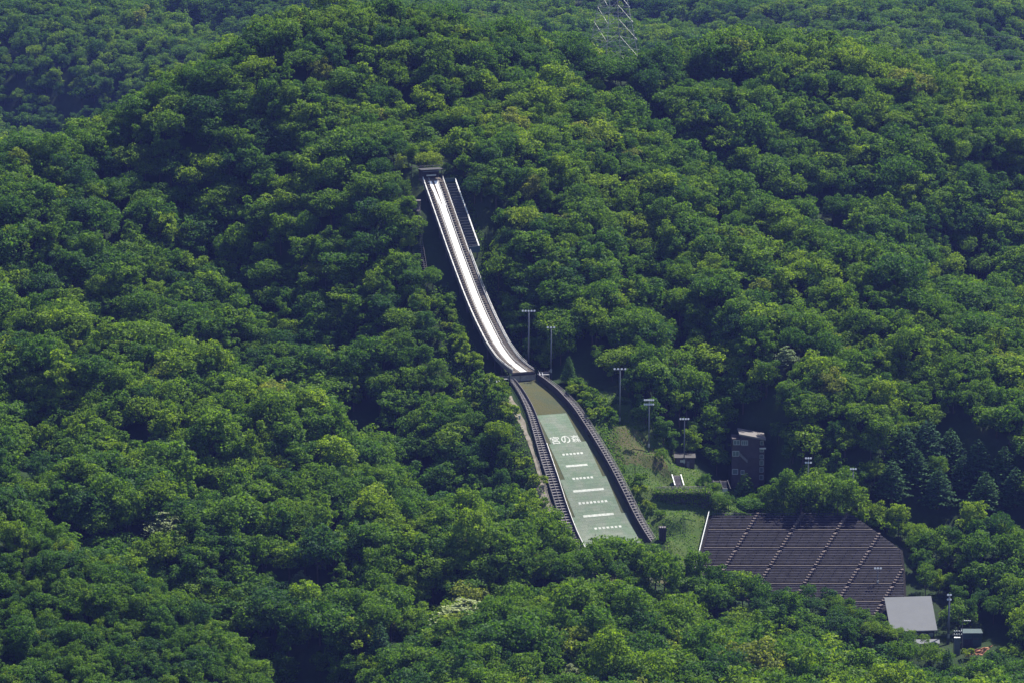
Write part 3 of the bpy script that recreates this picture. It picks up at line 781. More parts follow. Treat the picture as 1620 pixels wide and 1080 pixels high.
# take-off table: dark recess, beam and concrete front wall
sbox(-.6, -.05, -4.0, 4.3, -1.15, -.56).build("takeoff_beam", M_DARK, inrun)
sbox(-1.8, -.7, -4.3, 4.7, -3.6, -1.15).build("takeoff_wall", M_CONC, inrun)
sbox(-.66, -.6, -1.0, -.85, -3.3, -1.17).build("drain_pipe", M_PIER, inrun)
rail(MB(), SG(-9, 0, 1), -4.0, zin, 1.1, 1.5, 0, .07).build("handrail", M_STEEL, inrun)

# ------------------------------------------------------------------ landing slope
wl = lambda s: float(np.interp(s, [0, 4, 22, 40, 53, 65, 110], [-3.6, -3.8, -5.0, -7.0, -8.2, -9.2, -11]))
wr = lambda s: float(np.interp(s, [0, 4, 16, 34, 48, 64, 77, 110], [4.8, 4.9, 6.5, 8.3, 9.7, 11.0, 11.8, 13]))
land = empty("landing_slope", J(50, .5, zla(50)), "steep landing slope covered in olive and pale green matting with white distance marks", "ski slope")
zl = zla
gsurf = sweep(MB(), SG(-.7, 112, 1.5), lambda s: wl(s), lambda s: wr(s), zl, -.45, 0).build("olive_surface", M_OLIVE, land)
for i, (a, b, w0, w1, t) in enumerate([(26.6, 40.6, -5.1, 5.3, .06), (40.4, 55.4, -6.0, 7.1, .075), (55.3, 69.2, -7.7, 8.3, .09), (69.1, 95, -9.0, 9.9, .105)]):
    sweep(MB(), SG(a, b, 1.4), w0, w1, zl, -.02, t).build("matting", M_MAT, land, ["narrowest uppermost green mat", "second green mat below the writing", "third, wider green mat", "widest lowest green mat"][i])
def dash(s, w0, w1, ln=.75, t=.13):
    sweep(MB(), [s, s + ln / 2, s + ln], w0, w1, zl, 0, t).build("white_dash", M_WHITE, land)
def line(s, w0, w1):
    sweep(MB(), [s, s + .4, s + .8], w0, w1, zl, 0, .13).build("white_line", M_WHITE, land)
for s, w0, w1, k in ((44.9, -3.3, 4.3, 6), (55.0, -3.6, 3.9, 6), (64.0, -4.9, 5.4, 8), (73.6, -3.2, 6.6, 7)):
    for i in range(k):
        c = w0 + (w1 - w0) * (i + .5) / k; dash(s, c - .42, c + .42)
line(49.8, -3.7, 3.8); line(59.6, -4.9, 5.7); line(68.7, -4.9, 5.6)
# painted characters
def glyph(ch, wc, s_low, size_w, size_s, bold=.014):
    cu_ = bpy.data.curves.new("glyph", 'FONT'); cu_.body = ch; cu_.size = 1; cu_.offset = bold; cu_.resolution_u = 3
    to = bpy.data.objects.new("glyph", cu_); COL.objects.link(to)
    bpy.context.view_layer.update()
    me = bpy.data.meshes.new_from_object(to.evaluated_get(bpy.context.evaluated_depsgraph_get()))
    bpy.data.objects.remove(to)
    co = np.array([v.co[:] for v in me.vertices])
    if len(co) == 0: return
    mn, mx_ = co.min(0), co.max(0)
    for v in me.vertices:
        w = wc + ((v.co.x - mn[0]) / (mx_[0] - mn[0]) - .5) * size_w
        s = s_low - (v.co.y - mn[1]) / (mx_[1] - mn[1]) * size_s
        v.co = Vector(J(s, w, zl(s) + .14)) - Vector(land.location)
    me.materials.append(M_WHITE)
    o = bpy.data.objects.new("lettering", me); COL.objects.link(o); o.parent = land
    o['label'] = f"white character {ch}"
for ch, wc in (("宮", -3.2), ("の", .45), ("森", 3.95)): glyph(ch, wc, 40.6, 3.1, 3.3)

# ------------------------------------------------------------------ fences beside the landing slope
def add_fence(side, label):
    g = wl if side < 0 else wr
    th = 1.5 if side < 0 else 2.3
    f = empty("side_fence", J(45, g(45), zl(45)), label, "fence", "board fences along the landing slope")
    a = (lambda s: g(s) - .16) if side < 0 else (lambda s: g(s))
    b = (lambda s: g(s)) if side < 0 else (lambda s: g(s) + .16)
    sweep(MB(), SG(.5, 100, 1.5), a, b, zl, -.4, th).build("board_wall", M_DARK if side > 0 else M_FENCE, f)  # the meadow-side wall has its shade put into the dark colour
    k = -1 if side < 0 else 1
    wd = 3.3 if side < 0 else 2.1
    lift = .5 if side < 0 else 1.35
    i0, i1 = (lambda s: g(s) + k * .35), (lambda s: g(s) + k * (.35 + min(wd, .9 + s * .05)))
    lo, hi = (i1, i0) if side < 0 else (i0, i1)
    sweep(MB(), SG(.5, 100, 1.5), lo, hi, zl, -.6, lift - .25).build("stair_base", M_FENCE, f)
    steps(MB(), SG(1, 99, 1), lambda s: lo(s) + .1, lambda s: hi(s) - .1, zl, 1.0, lift, .13, .2).build("stair_flight", M_LATT, f)
    rail(MB(), SG(.5, 99, 1.5), i1, zl, 1.15, 1.5, lift - .3, .09).build("handrail", M_LATT, f)
    rail(MB(), SG(.5, 99, 1.5), lambda s: (i0(s) + i1(s)) / 2, zl, 1.0, 2.0, lift - .3, .07).build("handrail", M_LATT, f)
    if side < 0: rail(MB(), SG(42, 99, 1.5), lambda s: g(s) - .08, zl, .35, 2.0, th, .09, ()).build("cap_rail", M_WRAIL, f)
    else: sweep(MB(), SG(.5, 100, 1.5), lambda s: g(s) - .05, lambda s: g(s) + .22, zl, th, th + .08).build("cap_rail", M_FENCE, f)
    for s in SG(2, 98, 4.0):
        x0_, y0_, z0q = J(s, i1(s) + k * .05, zl(s) + lift - .3); zg = Z1(x0_, y0_)
        MB().box(x0_ - .09, x0_ + .09, y0_ - .09, y0_ + .09, zg - .5, z0q).build("stair_post", M_PIER, f)
    return f
add_fence(-1, "weathered grey fence with broad steps on the concrete path side of the landing slope")
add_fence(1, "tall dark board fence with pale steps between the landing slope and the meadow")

# sheets lying on the ground
def sheet(name, poly_sw, mat, lift=.12, step=2.0, world_poly=None):
    """a ground sheet following the terrain inside a plan polygon"""
    poly = world_poly or [jw(s, w) for s, w in poly_sw]
    xs = [p[0] for p in poly]; ys = [p[1] for p in poly]
    X = np.arange(min(xs), max(xs) + step, step); Y = np.arange(min(ys), max(ys) + step, step)
    gx_, gy_ = np.meshgrid(X, Y); zz = zt(gx_.ravel(), gy_.ravel()) + lift
    cxm, cym = (gx_[:-1, :-1] + step / 2), (gy_[:-1, :-1] + step / 2)
    ins = inpoly(cxm.ravel(), cym.ravel(), poly)
    V = np.stack([gx_.ravel(), gy_.ravel(), zz], 1); nn = len(X); F = []
    for k, ok in enumerate(ins):
        if ok:
            j, i = divmod(k, nn - 1); F.append((j * nn + i, j * nn + i + 1, (j + 1) * nn + i + 1, (j + 1) * nn + i))
    used = sorted({i for f in F for i in f}); mp = {u: i for i, u in enumerate(used)}
    o = mesh_obj(name, V[used], [tuple(mp[i] for i in f) for f in F], mat, smooth=True)
    return tag(o, kind='structure')
MEADOW = [tuple(P(*q)[:2]) for q in ((893,640,1193),(1000,660,1188),(1080,735,1172),(1160,760,1175),(1150,815,1140),(1112,860,1120),(1080,930,1100),(1010,870,1105))]
MEADOW = [jw(20, 11.5), jw(8, 16), jw(20, 30), jw(40, 45), jw(50, 62), jw(66, 58), jw(82, 46), jw(104, 38), jw(106, 13.5), jw(60, 13.3)]
sheet("meadow", None, M_LAWN, .10, 1.5, MEADOW)
sheet("dry_grass", None, M_BROWN, .16, 1.0, [tuple(P(*q)[:2]) for q in ((975,705,1178),(1040,715,1176),(1060,750,1163),(985,752,1158),(960,730,1166))])
tag(sweep(MB(), SG(12, 66, 1.0), lambda s: wl(s) - 6.6 - .9 * math.sin(s * .11) - (1.5 if s > 56 else 0), lambda s: wl(s) - 4.4 + .25 * math.sin(s * .7), zl, -.6, -.28).build("concrete_path", M_PATH), kind='structure')

def scatter_grass(name, poly, n_, size, hgt, matl, seed):
    rs = np.random.default_rng(seed); xs = np.array(poly)
    x = rs.uniform(xs[:, 0].min(), xs[:, 0].max(), n_ * 2); y = rs.uniform(xs[:, 1].min(), xs[:, 1].max(), n_ * 2)
    m = inpoly(x, y, poly); x, y = x[m][:n_], y[m][:n_]
    s_ = (x - O[0]) * U[0] + (y - O[1]) * U[1]; w_ = (x - O[0]) * W[0] + (y - O[1]) * W[1]
    c = np.stack([x, y, zt(x, y) + rs.uniform(.02, hgt, len(x))], 1)
    nn = unit(rs.normal(size=(len(x), 3)) * .8 + np.array([0, -.2, .6]))
    V = leaf_quads(c, nn, size, rs)
    me = build_crown_mesh(name, V, matl, rs.uniform(0, 1, len(x)))
    o = bpy.data.objects.new(name, me); COL.objects.link(o); o["tint"] = .38
    tag(o, kind='stuff'); return o
scatter_grass("grass", MEADOW, 16000, .22, .35, LEAF, 5)
scatter_grass("undergrowth", [jw(6, 13), jw(2, 17), jw(28, 25), jw(36, 19), jw(60, 16.2), jw(100, 16), jw(100, 14.5), jw(50, 13.5)], 9000, .26, 1.1, LEAF, 6)
scatter_grass("trackside_undergrowth", [jw(-106, 8.8), jw(-106, 13), jw(-60, 13), jw(-10, 11), jw(-8, 4.6), jw(-62, 4.6), jw(-66, 8.8)], 9000, .27, 1.2, LEAF, 12)
scatter_grass("slope_undergrowth", [jw(-60, -6), jw(-60, -16), jw(0, -22), jw(40, -26), jw(96, -24), jw(96, -15), jw(60, -14.8), jw(40, -13), jw(10, -10), jw(0, -9), jw(-30, -6)], 22000, .27, 1.5, LEAF, 8)

# ------------------------------------------------------------------ platforms and stairs beside the take-off
def stair_tower(p0, w, h, label, n_fl=2, dx=2.0, name="access_stair"):
    x, y, z = p0; zg = Z1(x, y)
    e = empty(name, (x, y, min(zg, z)), label, "stairs")
    MB().box(x - w, x + w, y - 1.2, y + 1.2, z, z + .15).build("landing", M_STEEL, e)
    for ax in (-w + .1, w - .1):
        for ay in (-1.1, 1.1): MB().box(x + ax - .08, x + ax + .08, y + ay - .08, y + ay + .08, min(zg, z) - 2, z + 1.1).build("post", M_STEEL, e)
    MB().box(x - w, x + w, y - 1.22, y - 1.14, z + .3, z + 1.15).build("panel", M_FENCE, e)
    for k in range(n_fl):
        ox = x - w + .8 + k * dx
        for sx in (-.45, .45):
            MB().beam((ox + sx, y - 1.2, z + .9), (ox + sx + 1.1, y - 4.6, z - 3.2), .16, .28).build("stringer", M_WRAIL, e)
        m = MB()
        for t in range(9): yy = y - 1.3 - t * .38; zz = z - .1 - t * .42; m.box(ox - .45 + t * .11, ox + .45 + t * .11, yy - .2, yy + .2, zz - .08, zz + .04)
        m.build("tread", M_LATT, e)
    return e
lp = J(-1.5, -8.5, -2.0)
stair_tower(lp, 3.6, 3, "pale steel stair landing with white stringers on the uphill corner of the grey fence", 2, 2.4)
rp = J(0.5, 7.2, -1.2)
stair_tower(rp, 1.9, 3, "narrow steel stair between the take-off and the tall dark fence", 1, 1.6)

# maintenance hut and stairs beside the top of the inrun
hx, hy, hz_ = P(659, 322, 1278)
hg = Z1(hx, hy)
hut = empty("winch_hut", (hx, hy, hg), "small grey box hut at the edge of the trees beside the inrun top", "hut")
MB().box(hx - 1.3, hx + 1.3, hy - 1, hy + 1, hg - 1, max(hg + 2.2, hz_ + 1.0)).build("cabin", M_FENCE, hut)
ht = max(hg + 2.2, hz_ + 1.0)
MB().box(hx - 1.5, hx + 1.5, hy - 1.2, hy + 1.2, ht, ht + .15).build("roof", M_FENCE, hut)
MB().box(hx - .4, hx + .4, hy - 1.06, hy - 1.0, ht - 2.1, ht - .3).build("door", M_DARK, hut)
fs = empty("hillside_stair", (hx + 1, hy - 8, Z1(hx + 1, hy - 8)), "narrow pale stair climbing through the trees to the small hut", "stairs")
m = MB(); prev = None
for k in range(26):
    xx, yy = hx + .4 + k * .13, hy - 1.4 - k * .75; zz = zt(xx, yy)[0] + .7
    if k % 1 == 0: m.box(xx - .6, xx + .6, yy - .3, yy + .3, zz - .1, zz)
    if prev: m.beam((prev[0], prev[1], prev[2] - .1), (xx, yy, zz - .1), .2)
    prev = (xx, yy, zz)
m.build("flight", M_FENCE, fs)
m = MB(); a = None
for k in range(0, 26, 3):
    xx, yy = hx + 1.05 + k * .13, hy - 1.4 - k * .75; zz = zt(xx, yy)[0] + .7
    m.beam((xx, yy, zz - .2), (xx, yy, zz + 1.1), .08)
    if a: m.beam(a, (xx, yy, zz + 1.1), .1)
    a = (xx, yy, zz + 1.1)
m.build("handrail", M_FENCE, fs)

# ------------------------------------------------------------------ floodlight masts
def mast(px, py_top, Y, label, rows=1, lamps=4, r=.22, group="floodlight masts around the ski jump", arm=1.7):
    x, y, zt_ = P(px, py_top, Y); zg = Z1(x, y)
    e = empty("floodlight_mast", (x, y, zg), label, "floodlight", group)
    MB().tube((x, y, zg - 1), (x, y, zt_ - .4), r, r * .62, 8).build("pole", M_POLE, e, smooth=True)
    MB().box(x - .3, x + .3, y - .42, y - .2, zg + 2, zg + 3.2).build("control_box", M_STEEL, e)
    for k in range(rows):
        z = zt_ - k * 1.5 - .3
        ar = MB().box(x - arm, x + arm, y - .09, y + .09, z - .1, z + .1).build("crossarm", M_POLE, e)
        for i in range(lamps):
            lx = x - arm + .2 + i * (2 * arm - .4) / max(1, lamps - 1)
            lm = MB().tube((lx, y - .12, z + .12), (lx - .06, y - .5, z + .42), .20, .36, 8)
            sub(lm.build("lamp_head", M_LAMP, e), ar)
    return e
mast(836.5, 492, 1216, "tall floodlight mast standing behind the take-off, highest of the masts by the inrun", 1, 5, .34, arm=2.2)
mast(872, 518, 1207, "shorter floodlight mast just beside the tall one behind the take-off", 1, 3, .30, arm=1.3)
mast(981, 583, 1183, "slim floodlight mast at the wood's edge above the meadow, halfway down the landing slope", 1, 4, .30, arm=2.0)
mast(1027, 632, 1172, "floodlight mast with two rows of lamps above the sunny meadow", 2, 5, .28, arm=1.6)
mast(1083, 662, 1176, "floodlight mast mostly hidden in dark trees between meadow and judges' tower", 1, 4, .22, arm=1.5)
mast(1279, 724, 1158, "floodlight mast rising from the trees beside the judges' tower", 2, 3, .26, arm=1.0)
mast(1350, 741, 1150, "floodlight mast rising from the trees behind the spectator terrace", 1, 3, .26, arm=1.0)
mast(1389, 898, 1110, "short lamp mast standing on the lower benches of the terrace", 1, 3, .16, arm=1.1)
mast(1502, 940, 1082, "thick dark mast beside the grey roofed building", 2, 2, .42, arm=.6)
mast(822, 694, 1168, "small lamp mast in the shrubs down the slope from the take-off stairs", 2, 3, .12, arm=1.0)

# ------------------------------------------------------------------ judges' tower
bx, by, bz = P(1158, 768, 1180); TS = 1180 * 1.0 / FPX * 1.02
def tz(py): return P(1180, py, 1180)[2]
def tx(px): return P(px, 720, 1180)[0]
jt = empty("judges_tower", (tx(1182), 1183, tz(768)), "dark multi-storey judges' tower with a pale sloping roof against shaded trees", "tower")
x0, xm, x1 = tx(1158), tx(1171), tx(1201)
zb, ztop = tz(775) - 3, tz(691)
MB().box(x0, xm, 1180.4, 1187, zb, tz(694)).build("side_wing", M_TOWER, jt)
MB().box(xm, x1, 1180, 1188, zb, ztop).build("main_block", M_TOWER, jt)
MB().box(x1 + .01, x1 + 2.0, 1181.5, 1187.5, zb, tz(706)).build("stair_block", M_TOWER, jt)
rz0, rz1 = tz(686), tz(694)
MB().hexa([(xm - .5, 1178.6, rz0 - .2), (x1 + 2.1, 1178.6, rz1 - .2), (x1 + 2.1, 1188.6, rz1 - .4), (xm - .5, 1188.6, rz0 - .4)],
          [(xm - .5, 1178.6, rz0 + .35), (x1 + 2.1, 1178.6, rz1 + .35), (x1 + 2.1, 1188.6, rz1 + .15), (xm - .5, 1188.6, rz0 + .15)]).build("roof", M_TROOF, jt)
MB().hexa([(xm, 1180.1, ztop - .3), (x1, 1180.1, ztop - .3), (x1, 1188, ztop - .3), (xm, 1188, ztop - .3)], [(xm, 1180.1, rz0 - .25), (x1, 1180.1, rz1 - .1), (x1, 1188, rz1 - .45), (xm, 1188, rz0 - .45)]).build("gable", M_TOWER, jt)
def window(xa, xb, pa, pb, yf, panes=2):
    za, zb_ = tz(pb), tz(pa)
    fr = MB()
    t = .16
    fr.box(xa, xb, yf - .12, yf + .05, za, za + t).box(xa, xb, yf - .12, yf + .05, zb_ - t, zb_).box(xa, xa + t, yf - .12, yf + .05, za + t, zb_ - t).box(xb - t, xb, yf - .12, yf + .05, za + t, zb_ - t)
    for k in range(1, panes):
        c = xa + (xb - xa) * k / panes; fr.box(c - .06, c + .06, yf - .12, yf + .05, za + t, zb_ - t)
    w_ = fr.build("window", M_WFRAME, jt)
    sub(MB().box(xa + t, xb - t, yf - .05, yf + .03, za + t, zb_ - t).build("pane", M_GLASS, jt), w_)
window(tx(1160), tx(1170.5), 696, 703.5, 1180.4, 2); window(tx(1172.5), tx(1183), 696, 703.5, 1180.0, 3)
window(tx(1158.5), tx(1169.5), 713, 721.5, 1180.4, 2); window(tx(1158.5), tx(1168), 741.5, 750, 1180.4, 1); window(tx(1172), tx(1178), 743, 750, 1180, 1)
window(x1 + .3, x1 + 1.5, 698, 705, 1181.5, 1)
for pa, pb in ((711, 716), (720, 727), (729, 737), (740, 748), (752, 760)): window(x1 + .25, x1 + 1.6, pa, pb, 1181.5, 1)
MB().box(x1 + .05, x1 + 2.3, 1180.6, 1181.5, tz(710.5), tz(709)).build("canopy", M_WRAIL, jt)
m = MB()
for k in range(8):
    xx = tx(1169.5 + k * 1.6); zz = tz(719.5 + k * 1.55); m.box(xx, xx + .42, 1179.3, 1180.1, zz, zz + .9)
m.build("outside_stair", M_LATT, jt)
for pz in (707, 724, 738, 753): MB().box(xm + .02, x1 + .02, 1179.9, 1180.05, tz(pz) - .12, tz(pz) + .05).build("floor_band", M_PIER, jt)

# small service hut in the shade, fence, stairs and boxes beside the tower
x, y, z = P(1083, 735, 1178)
e = empty("service_hut", (x, y, z), "low dark hut under the trees beside the meadow, faint pale eaves", "hut")
MB().box(x - 3.2, x + 3.2, y - 2, y + 2, z - 3, z + 2.9).build("wall", M_TOWER, e)
MB().hexa([(x - 3.6, y - 2.4, z + 2.9), (x + 3.6, y - 2.4, z + 2.9), (x + 3.6, y + 2.4, z + 3.5), (x - 3.6, y + 2.4, z + 3.5)], [(x - 3.6, y - 2.4, z + 3.05), (x + 3.6, y - 2.4, z + 3.05), (x + 3.6, y + 2.4, z + 3.65), (x - 3.6, y + 2.4, z + 3.65)]).build("roof", M_PIER, e)
MB().box(x - 1.6, x - .2, y - 2.07, y - 2, z + 1.4, z + 2.2).build("window", M_WFRAME, e)
MB().box(x + .6, x + 1.5, y - 2.07, y - 2, z - .4, z + 1.7).build("door", M_FENCE, e)
x, y, z = P(1138, 772, 1166)
e = empty("steel_steps", (x, y, z), "short dark flight of steps with pale posts at the foot of the judges' tower", "stairs")
for k, px in enumerate((1128, 1139, 1151)):
    xx = P(px, 770, 1166)[0]; MB().beam((xx, y + 1, z + 2.6), (xx + .9, y - 1.2, z + .2), .14, .2).build("handrail", M_LATT, e)
m = MB()
for k in range(7): m.box(x - 2.4, x + 2.4, y - 1.2 + k * .33, y - .8 + k * .33, z - 1, z + .1 + k * .36)
m.build("flight", M_FENCE, e)
x, y, z = P(1147, 779, 1160)
e = empty("signboard", (x, y, z - .6), "small pale framed notice board at the foot of the steps near the judges' tower", "sign")
MB().box(x - .8, x + .8, y - .06, y + .06, z + .3, z + 1.5).build("board", M_WFRAME, e)
for sx in (-.7, .7): MB().box(x + sx - .05, x + sx + .05, y + .06, y + .16, z - 1.5, z + 1.4).build("post", M_FENCE, e)

# ------------------------------------------------------------------ overgrown retaining wall with railings
xa, xb = P(1035, 790, 1150)[0], P(1125, 790, 1150)[0]
zt_w, zb_w = P(1080, 775, 1149)[2], P(1080, 808, 1146)[2]
rw = empty("retaining_wall", ((xa + xb) / 2, 1149, zb_w), "shaded retaining wall overgrown with creepers at the back of the lawn", "wall")
MB().hexa([(xa - .4, 1146, zb_w - 3), (xb + 1.0, 1146, zb_w - 3), (xb + .6, 1155, zb_w - 3), (xa, 1155, zb_w - 3)], [(xa, 1147, zt_w - .3), (xb - .3, 1147, zt_w - .3), (xb - .6, 1155, zt_w - .1), (xa + .4, 1155, zt_w - .1)]).build("wall_face", M_DARK, rw)  # shade of the wall's face is painted in as a dark colour
rs = np.random.default_rng(77)
nv = 3600
cxv = rs.uniform(xa - .3, xb + .2, nv); tt = rs.uniform(0, 1, nv); topm = rs.uniform(size=nv) < .55
zc = np.where(topm, zt_w + rs.uniform(-.7, .5, nv), zb_w + (zt_w - zb_w) * tt); yc = np.where(topm, 1147 + rs.uniform(-.6, 6, nv), 1146.6 - .1 + .3 * tt + rs.uniform(-.4, 0, nv))
V = leaf_quads(np.stack([cxv, yc, zc], 1) - np.array(rw.location), unit(rs.normal(size=(nv, 3)) + np.array([0, -.3, .8])), .24, rs)
o = bpy.data.objects.new("foliage", build_crown_mesh("foliage", V, LEAF, rs.uniform(0, 1, nv))); COL.objects.link(o); o.parent = rw; o["tint"] = .5
m = MB(); zr = zt_w + .2
m.beam((xa + .2, 1148, zr + 1.1), (xb - 2, 1148, zr + 1.25), .12).beam((xa + .2, 1148, zr + .6), (xb - 2, 1148, zr + .75), .08)
for k in range(10): xx = xa + .2 + (xb - 2.2 - xa) * k / 9; m.beam((xx, 1148, zr - .6), (xx, 1148, zr + 1.2), .1)
m.build("railing", M_LATT, rw)
x, y, z = P(1073, 760, 1159)
e = empty("garden_steps", (x, y, z - 1), "steps between two slanting white rails on the grass bank above the overgrown wall", "stairs")
for px in (1063, 1077):
    a = P(px, 750, 1161.5); b = P(px + 5, 767, 1156.5); MB().beam(a, b, .26, .3).build("white_rail", M_WRAIL, e)
m = MB(); a = P(1070, 751, 1161.4); b = P(1075, 768, 1156.6)
for k in range(10):
    t = k / 9; xx, yy, zz = [a[i] + (b[i] - a[i]) * t for i in range(3)]; m.box(xx - 1.2, xx + 1.2, yy - .35, yy + .35, zz - 1.2, zz - .25)
m.build("flight", M_FENCE, e)

# dark slatted box on the lawn
x, y, z = P(1048, 853, 1120)
zg = Z1(x, y); h = 4.6
e = empty("slatted_shelter", (x, y, zg), "tall narrow black slatted box standing alone on the lawn below the landing slope", "shelter")
MB().box(x - 1.1, x + 1.1, y - .9, y + .9, zg - .5, zg + h - .6).build("body", M_DARK, e)
for sx in (-1.05, -.35, .35, 1.05): MB().box(x + sx - .1, x + sx + .1, y - 1.02, y - .9, zg - .3, zg + h + .3 * (sx > 0)).build("corner_post", M_PIER, e)
MB().box(x - 1.2, x + 1.2, y - 1.0, y + 1.0, zg + h - .6, zg + h - .45).build("top_board", M_FENCE, e)

# ------------------------------------------------------------------ spectator terrace
YT, YB, PT, PB = 1143.0, 1090.0, 812.0, 985.0
def tY(py): return YT + (YB - YT) * (py - PT) / (PB - PT)
def tp(px, py, dz=0): p = P(px, py, tY(py)); return (p[0], p[1], p[2] + dz)
left_px = lambda py: 1123 - 17 / 69 * (py - 809)
aisle_px = [lambda py, a=a: a[0] - .612 * (py - a[1]) for a in ((1194, 820), (1262, 824), (1322, 842), (1380, 862), (1425, 905))]
right_px = lambda py: float(np.interp(py, [808, 812, 868, 900, 985], [1345, 1350, 1428, 1432, 1436]))
ter = empty("spectator_terrace", tp(1270, 895), "broad spectator terrace of weathered bench rows split by pale diagonal stairs", "grandstand")
rows = np.arange(PT, PB, 4.05)
m = MB(); base = len(m.v)
for py in list(rows) + [PB]:
    for px, dz in ((left_px(py) - 1, -.5), (right_px(py), -.5), (right_px(py), -3.5), (left_px(py) - 1, -3.5)): m.v.append(tuple(map(float, tp(px, py, dz))))
nr_ = len(rows) + 1
for i in range(nr_ - 1):
    a = i * 4; m.f += [(a + k, a + (k + 1) % 4, a + 4 + (k + 1) % 4, a + 4 + k) for k in range(4)]
m.f += [(3, 2, 1, 0), tuple((nr_ - 1) * 4 + k for k in range(4))]
m.build("terrace_slope", M_TIER, ter)
segs = []
for r, py in enumerate(rows):
    if r % 7 == 6: continue
    bounds = [left_px(py) + 2] + [f(py) for f in aisle_px] + [right_px(py) - 1]
    for a, b in zip(bounds, bounds[1:]):
        b = min(b, right_px(py) - 1)
        if b - a > 8: segs.append((b - a, r, py, a + 3.0, b - 3.0))
# sections seen over the foreground trees come first
def seen_seg(sg):
    _, r, py, a, b = sg; lim = float(np.interp((a + b) / 2, [1093, 1150, 1210, 1260, 1320, 1400, 1436], [880, 893, 915, 940, 965, 985, 985])); return py < lim
segs.sort(key=lambda sg: (not seen_seg(sg), -sg[0]))
def bench_mesh(mb, py, a, b):
    p0, p1 = tp(a, py), tp(b, py)
    mb.box(p0[0], p1[0], p0[1] - .2, p0[1] + .2, p0[2] + .02, p0[2] + .12)
    k = max(2, int((p1[0] - p0[0]) / 2.5))
    for i in range(k):
        xx = p0[0] + .2 + (p1[0] - p0[0] - .4) * i / (k - 1); mb.box(xx - .08, xx + .08, p0[1] - .15, p0[1] + .15, p0[2] - .6, p0[2] + .02)
    return mb
for sg in segs[:100]: bench_mesh(MB(), *sg[2:]).build("bench", M_BENCH, ter)
m = MB()
for sg in segs[100:]: bench_mesh(m, *sg[2:])
tag(m.build("benches", M_BENCH, ter), kind='stuff')
for r, py in enumerate(rows):
    if r % 7 == 6:
        bounds = [left_px(py) + 2] + [f(py) for f in aisle_px] + [right_px(py) - 1]
        for a, b in zip(bounds, bounds[1:]):
            b = min(b, right_px(py) - 1)
            if b - a > 8:
                p0, p1 = tp(a + 2.5, py), tp(b - 2.5, py); MB().box(p0[0], p1[0], p0[1] - .45, p0[1] + .45, p0[2] - .5, p0[2] - .12).build("walkway", M_WALK, ter)
for f in aisle_px:
    m = MB(); prev = None
    for py in rows:
        px = f(py)
        if px > right_px(py) - 4: prev = None; continue
        p = tp(px, py)
        m.box(p[0] - .5, p[0] + .38, p[1] - .68, p[1] + .68, p[2] - .6, p[2] + (.28 if int((py - PT) / 4.05) % 7 != 6 else -.25))
    m.build("aisle_stair", M_AISLE, ter)
m = MB(); pr = None
for py in rows:
    p = tp(left_px(py) - .5, py); q = (p[0], p[1], p[2] + 1.0)
    if pr: m.beam(pr, q, .16).beam((pr[0], pr[1], pr[2] - .5), (q[0], q[1], q[2] - .5), .09)
    m.beam((p[0], p[1], p[2] - .6), q, .12); pr = q
m.build("edge_railing", M_WRAIL, ter)

# ------------------------------------------------------------------ building with the pale roof
c = [P(1399, 944, 1098), P(1473, 942, 1098), P(1483, 996, 1080), P(1409, 998, 1080)]
lo = min(p[2] for p in c) - 5
hb = empty("athletes_lodge", (sum(p[0] for p in c) / 4, 1089, lo), "single-storey building under a big plain pale grey roof below the terrace", "building")
MB().hexa([(p[0], p[1], p[2] - .35) for p in c], [tuple(p) for p in c]).build("roof", M_ROOF, hb)
ins = [c[0] + [.7, -.5, -.36], c[1] + [-.7, -.5, -.36], c[2] + [-.7, 1.2, -.36], c[3] + [.7, 1.2, -.36]]
MB().hexa([(p[0], p[1], lo - 2) for p in ins], [tuple(p) for p in ins]).build("wall", M_DARK, hb)
for k in range(7):
    t = k / 6; p = c[3] + (c[2] - c[3]) * t; MB().box(p[0] + .3 - .6 * t - .09, p[0] + .3 - .6 * t + .09, p[1] + .3, p[1] + .48, lo - 1, p[2] - .36).build("eaves_post", M_PIER, hb)
for k in range(6):
    t = (k + .5) / 6; p = ins[3] + (ins[2] - ins[3]) * t
    w_ = MB().box(p[0] - .75, p[0] + .75, p[1] - .06, p[1] - .01, p[2] - 2.2, p[2] - .7).build("window", M_PIER, hb)
    sub(MB().box(p[0] - .65, p[0] + .65, p[1] - .09, p[1] - .06, p[2] - 2.1, p[2] - .8).build("pane", M_GLASS, hb), w_)
p0, p1 = P(1418, 1011, 1078), P(1486, 1010, 1078); q0, q1 = P(1417, 1018, 1074), P(1487, 1017, 1074)
MB().hexa([(p[0], p[1], p[2] - .2) for p in (q0, q1, p1, p0)], [tuple(p) for p in (q0, q1, p1, p0)]).build("porch_roof", M_ROOF, hb)
for p in (q0, q1): MB().box(p[0] - .08 + (.3 if p is q0 else -.3), p[0] + .08 + (.3 if p is q0 else -.3), p[1] + .3, p[1] + .5, lo - 3, p[2] - .15).build("porch_post", M_PIER, hb)

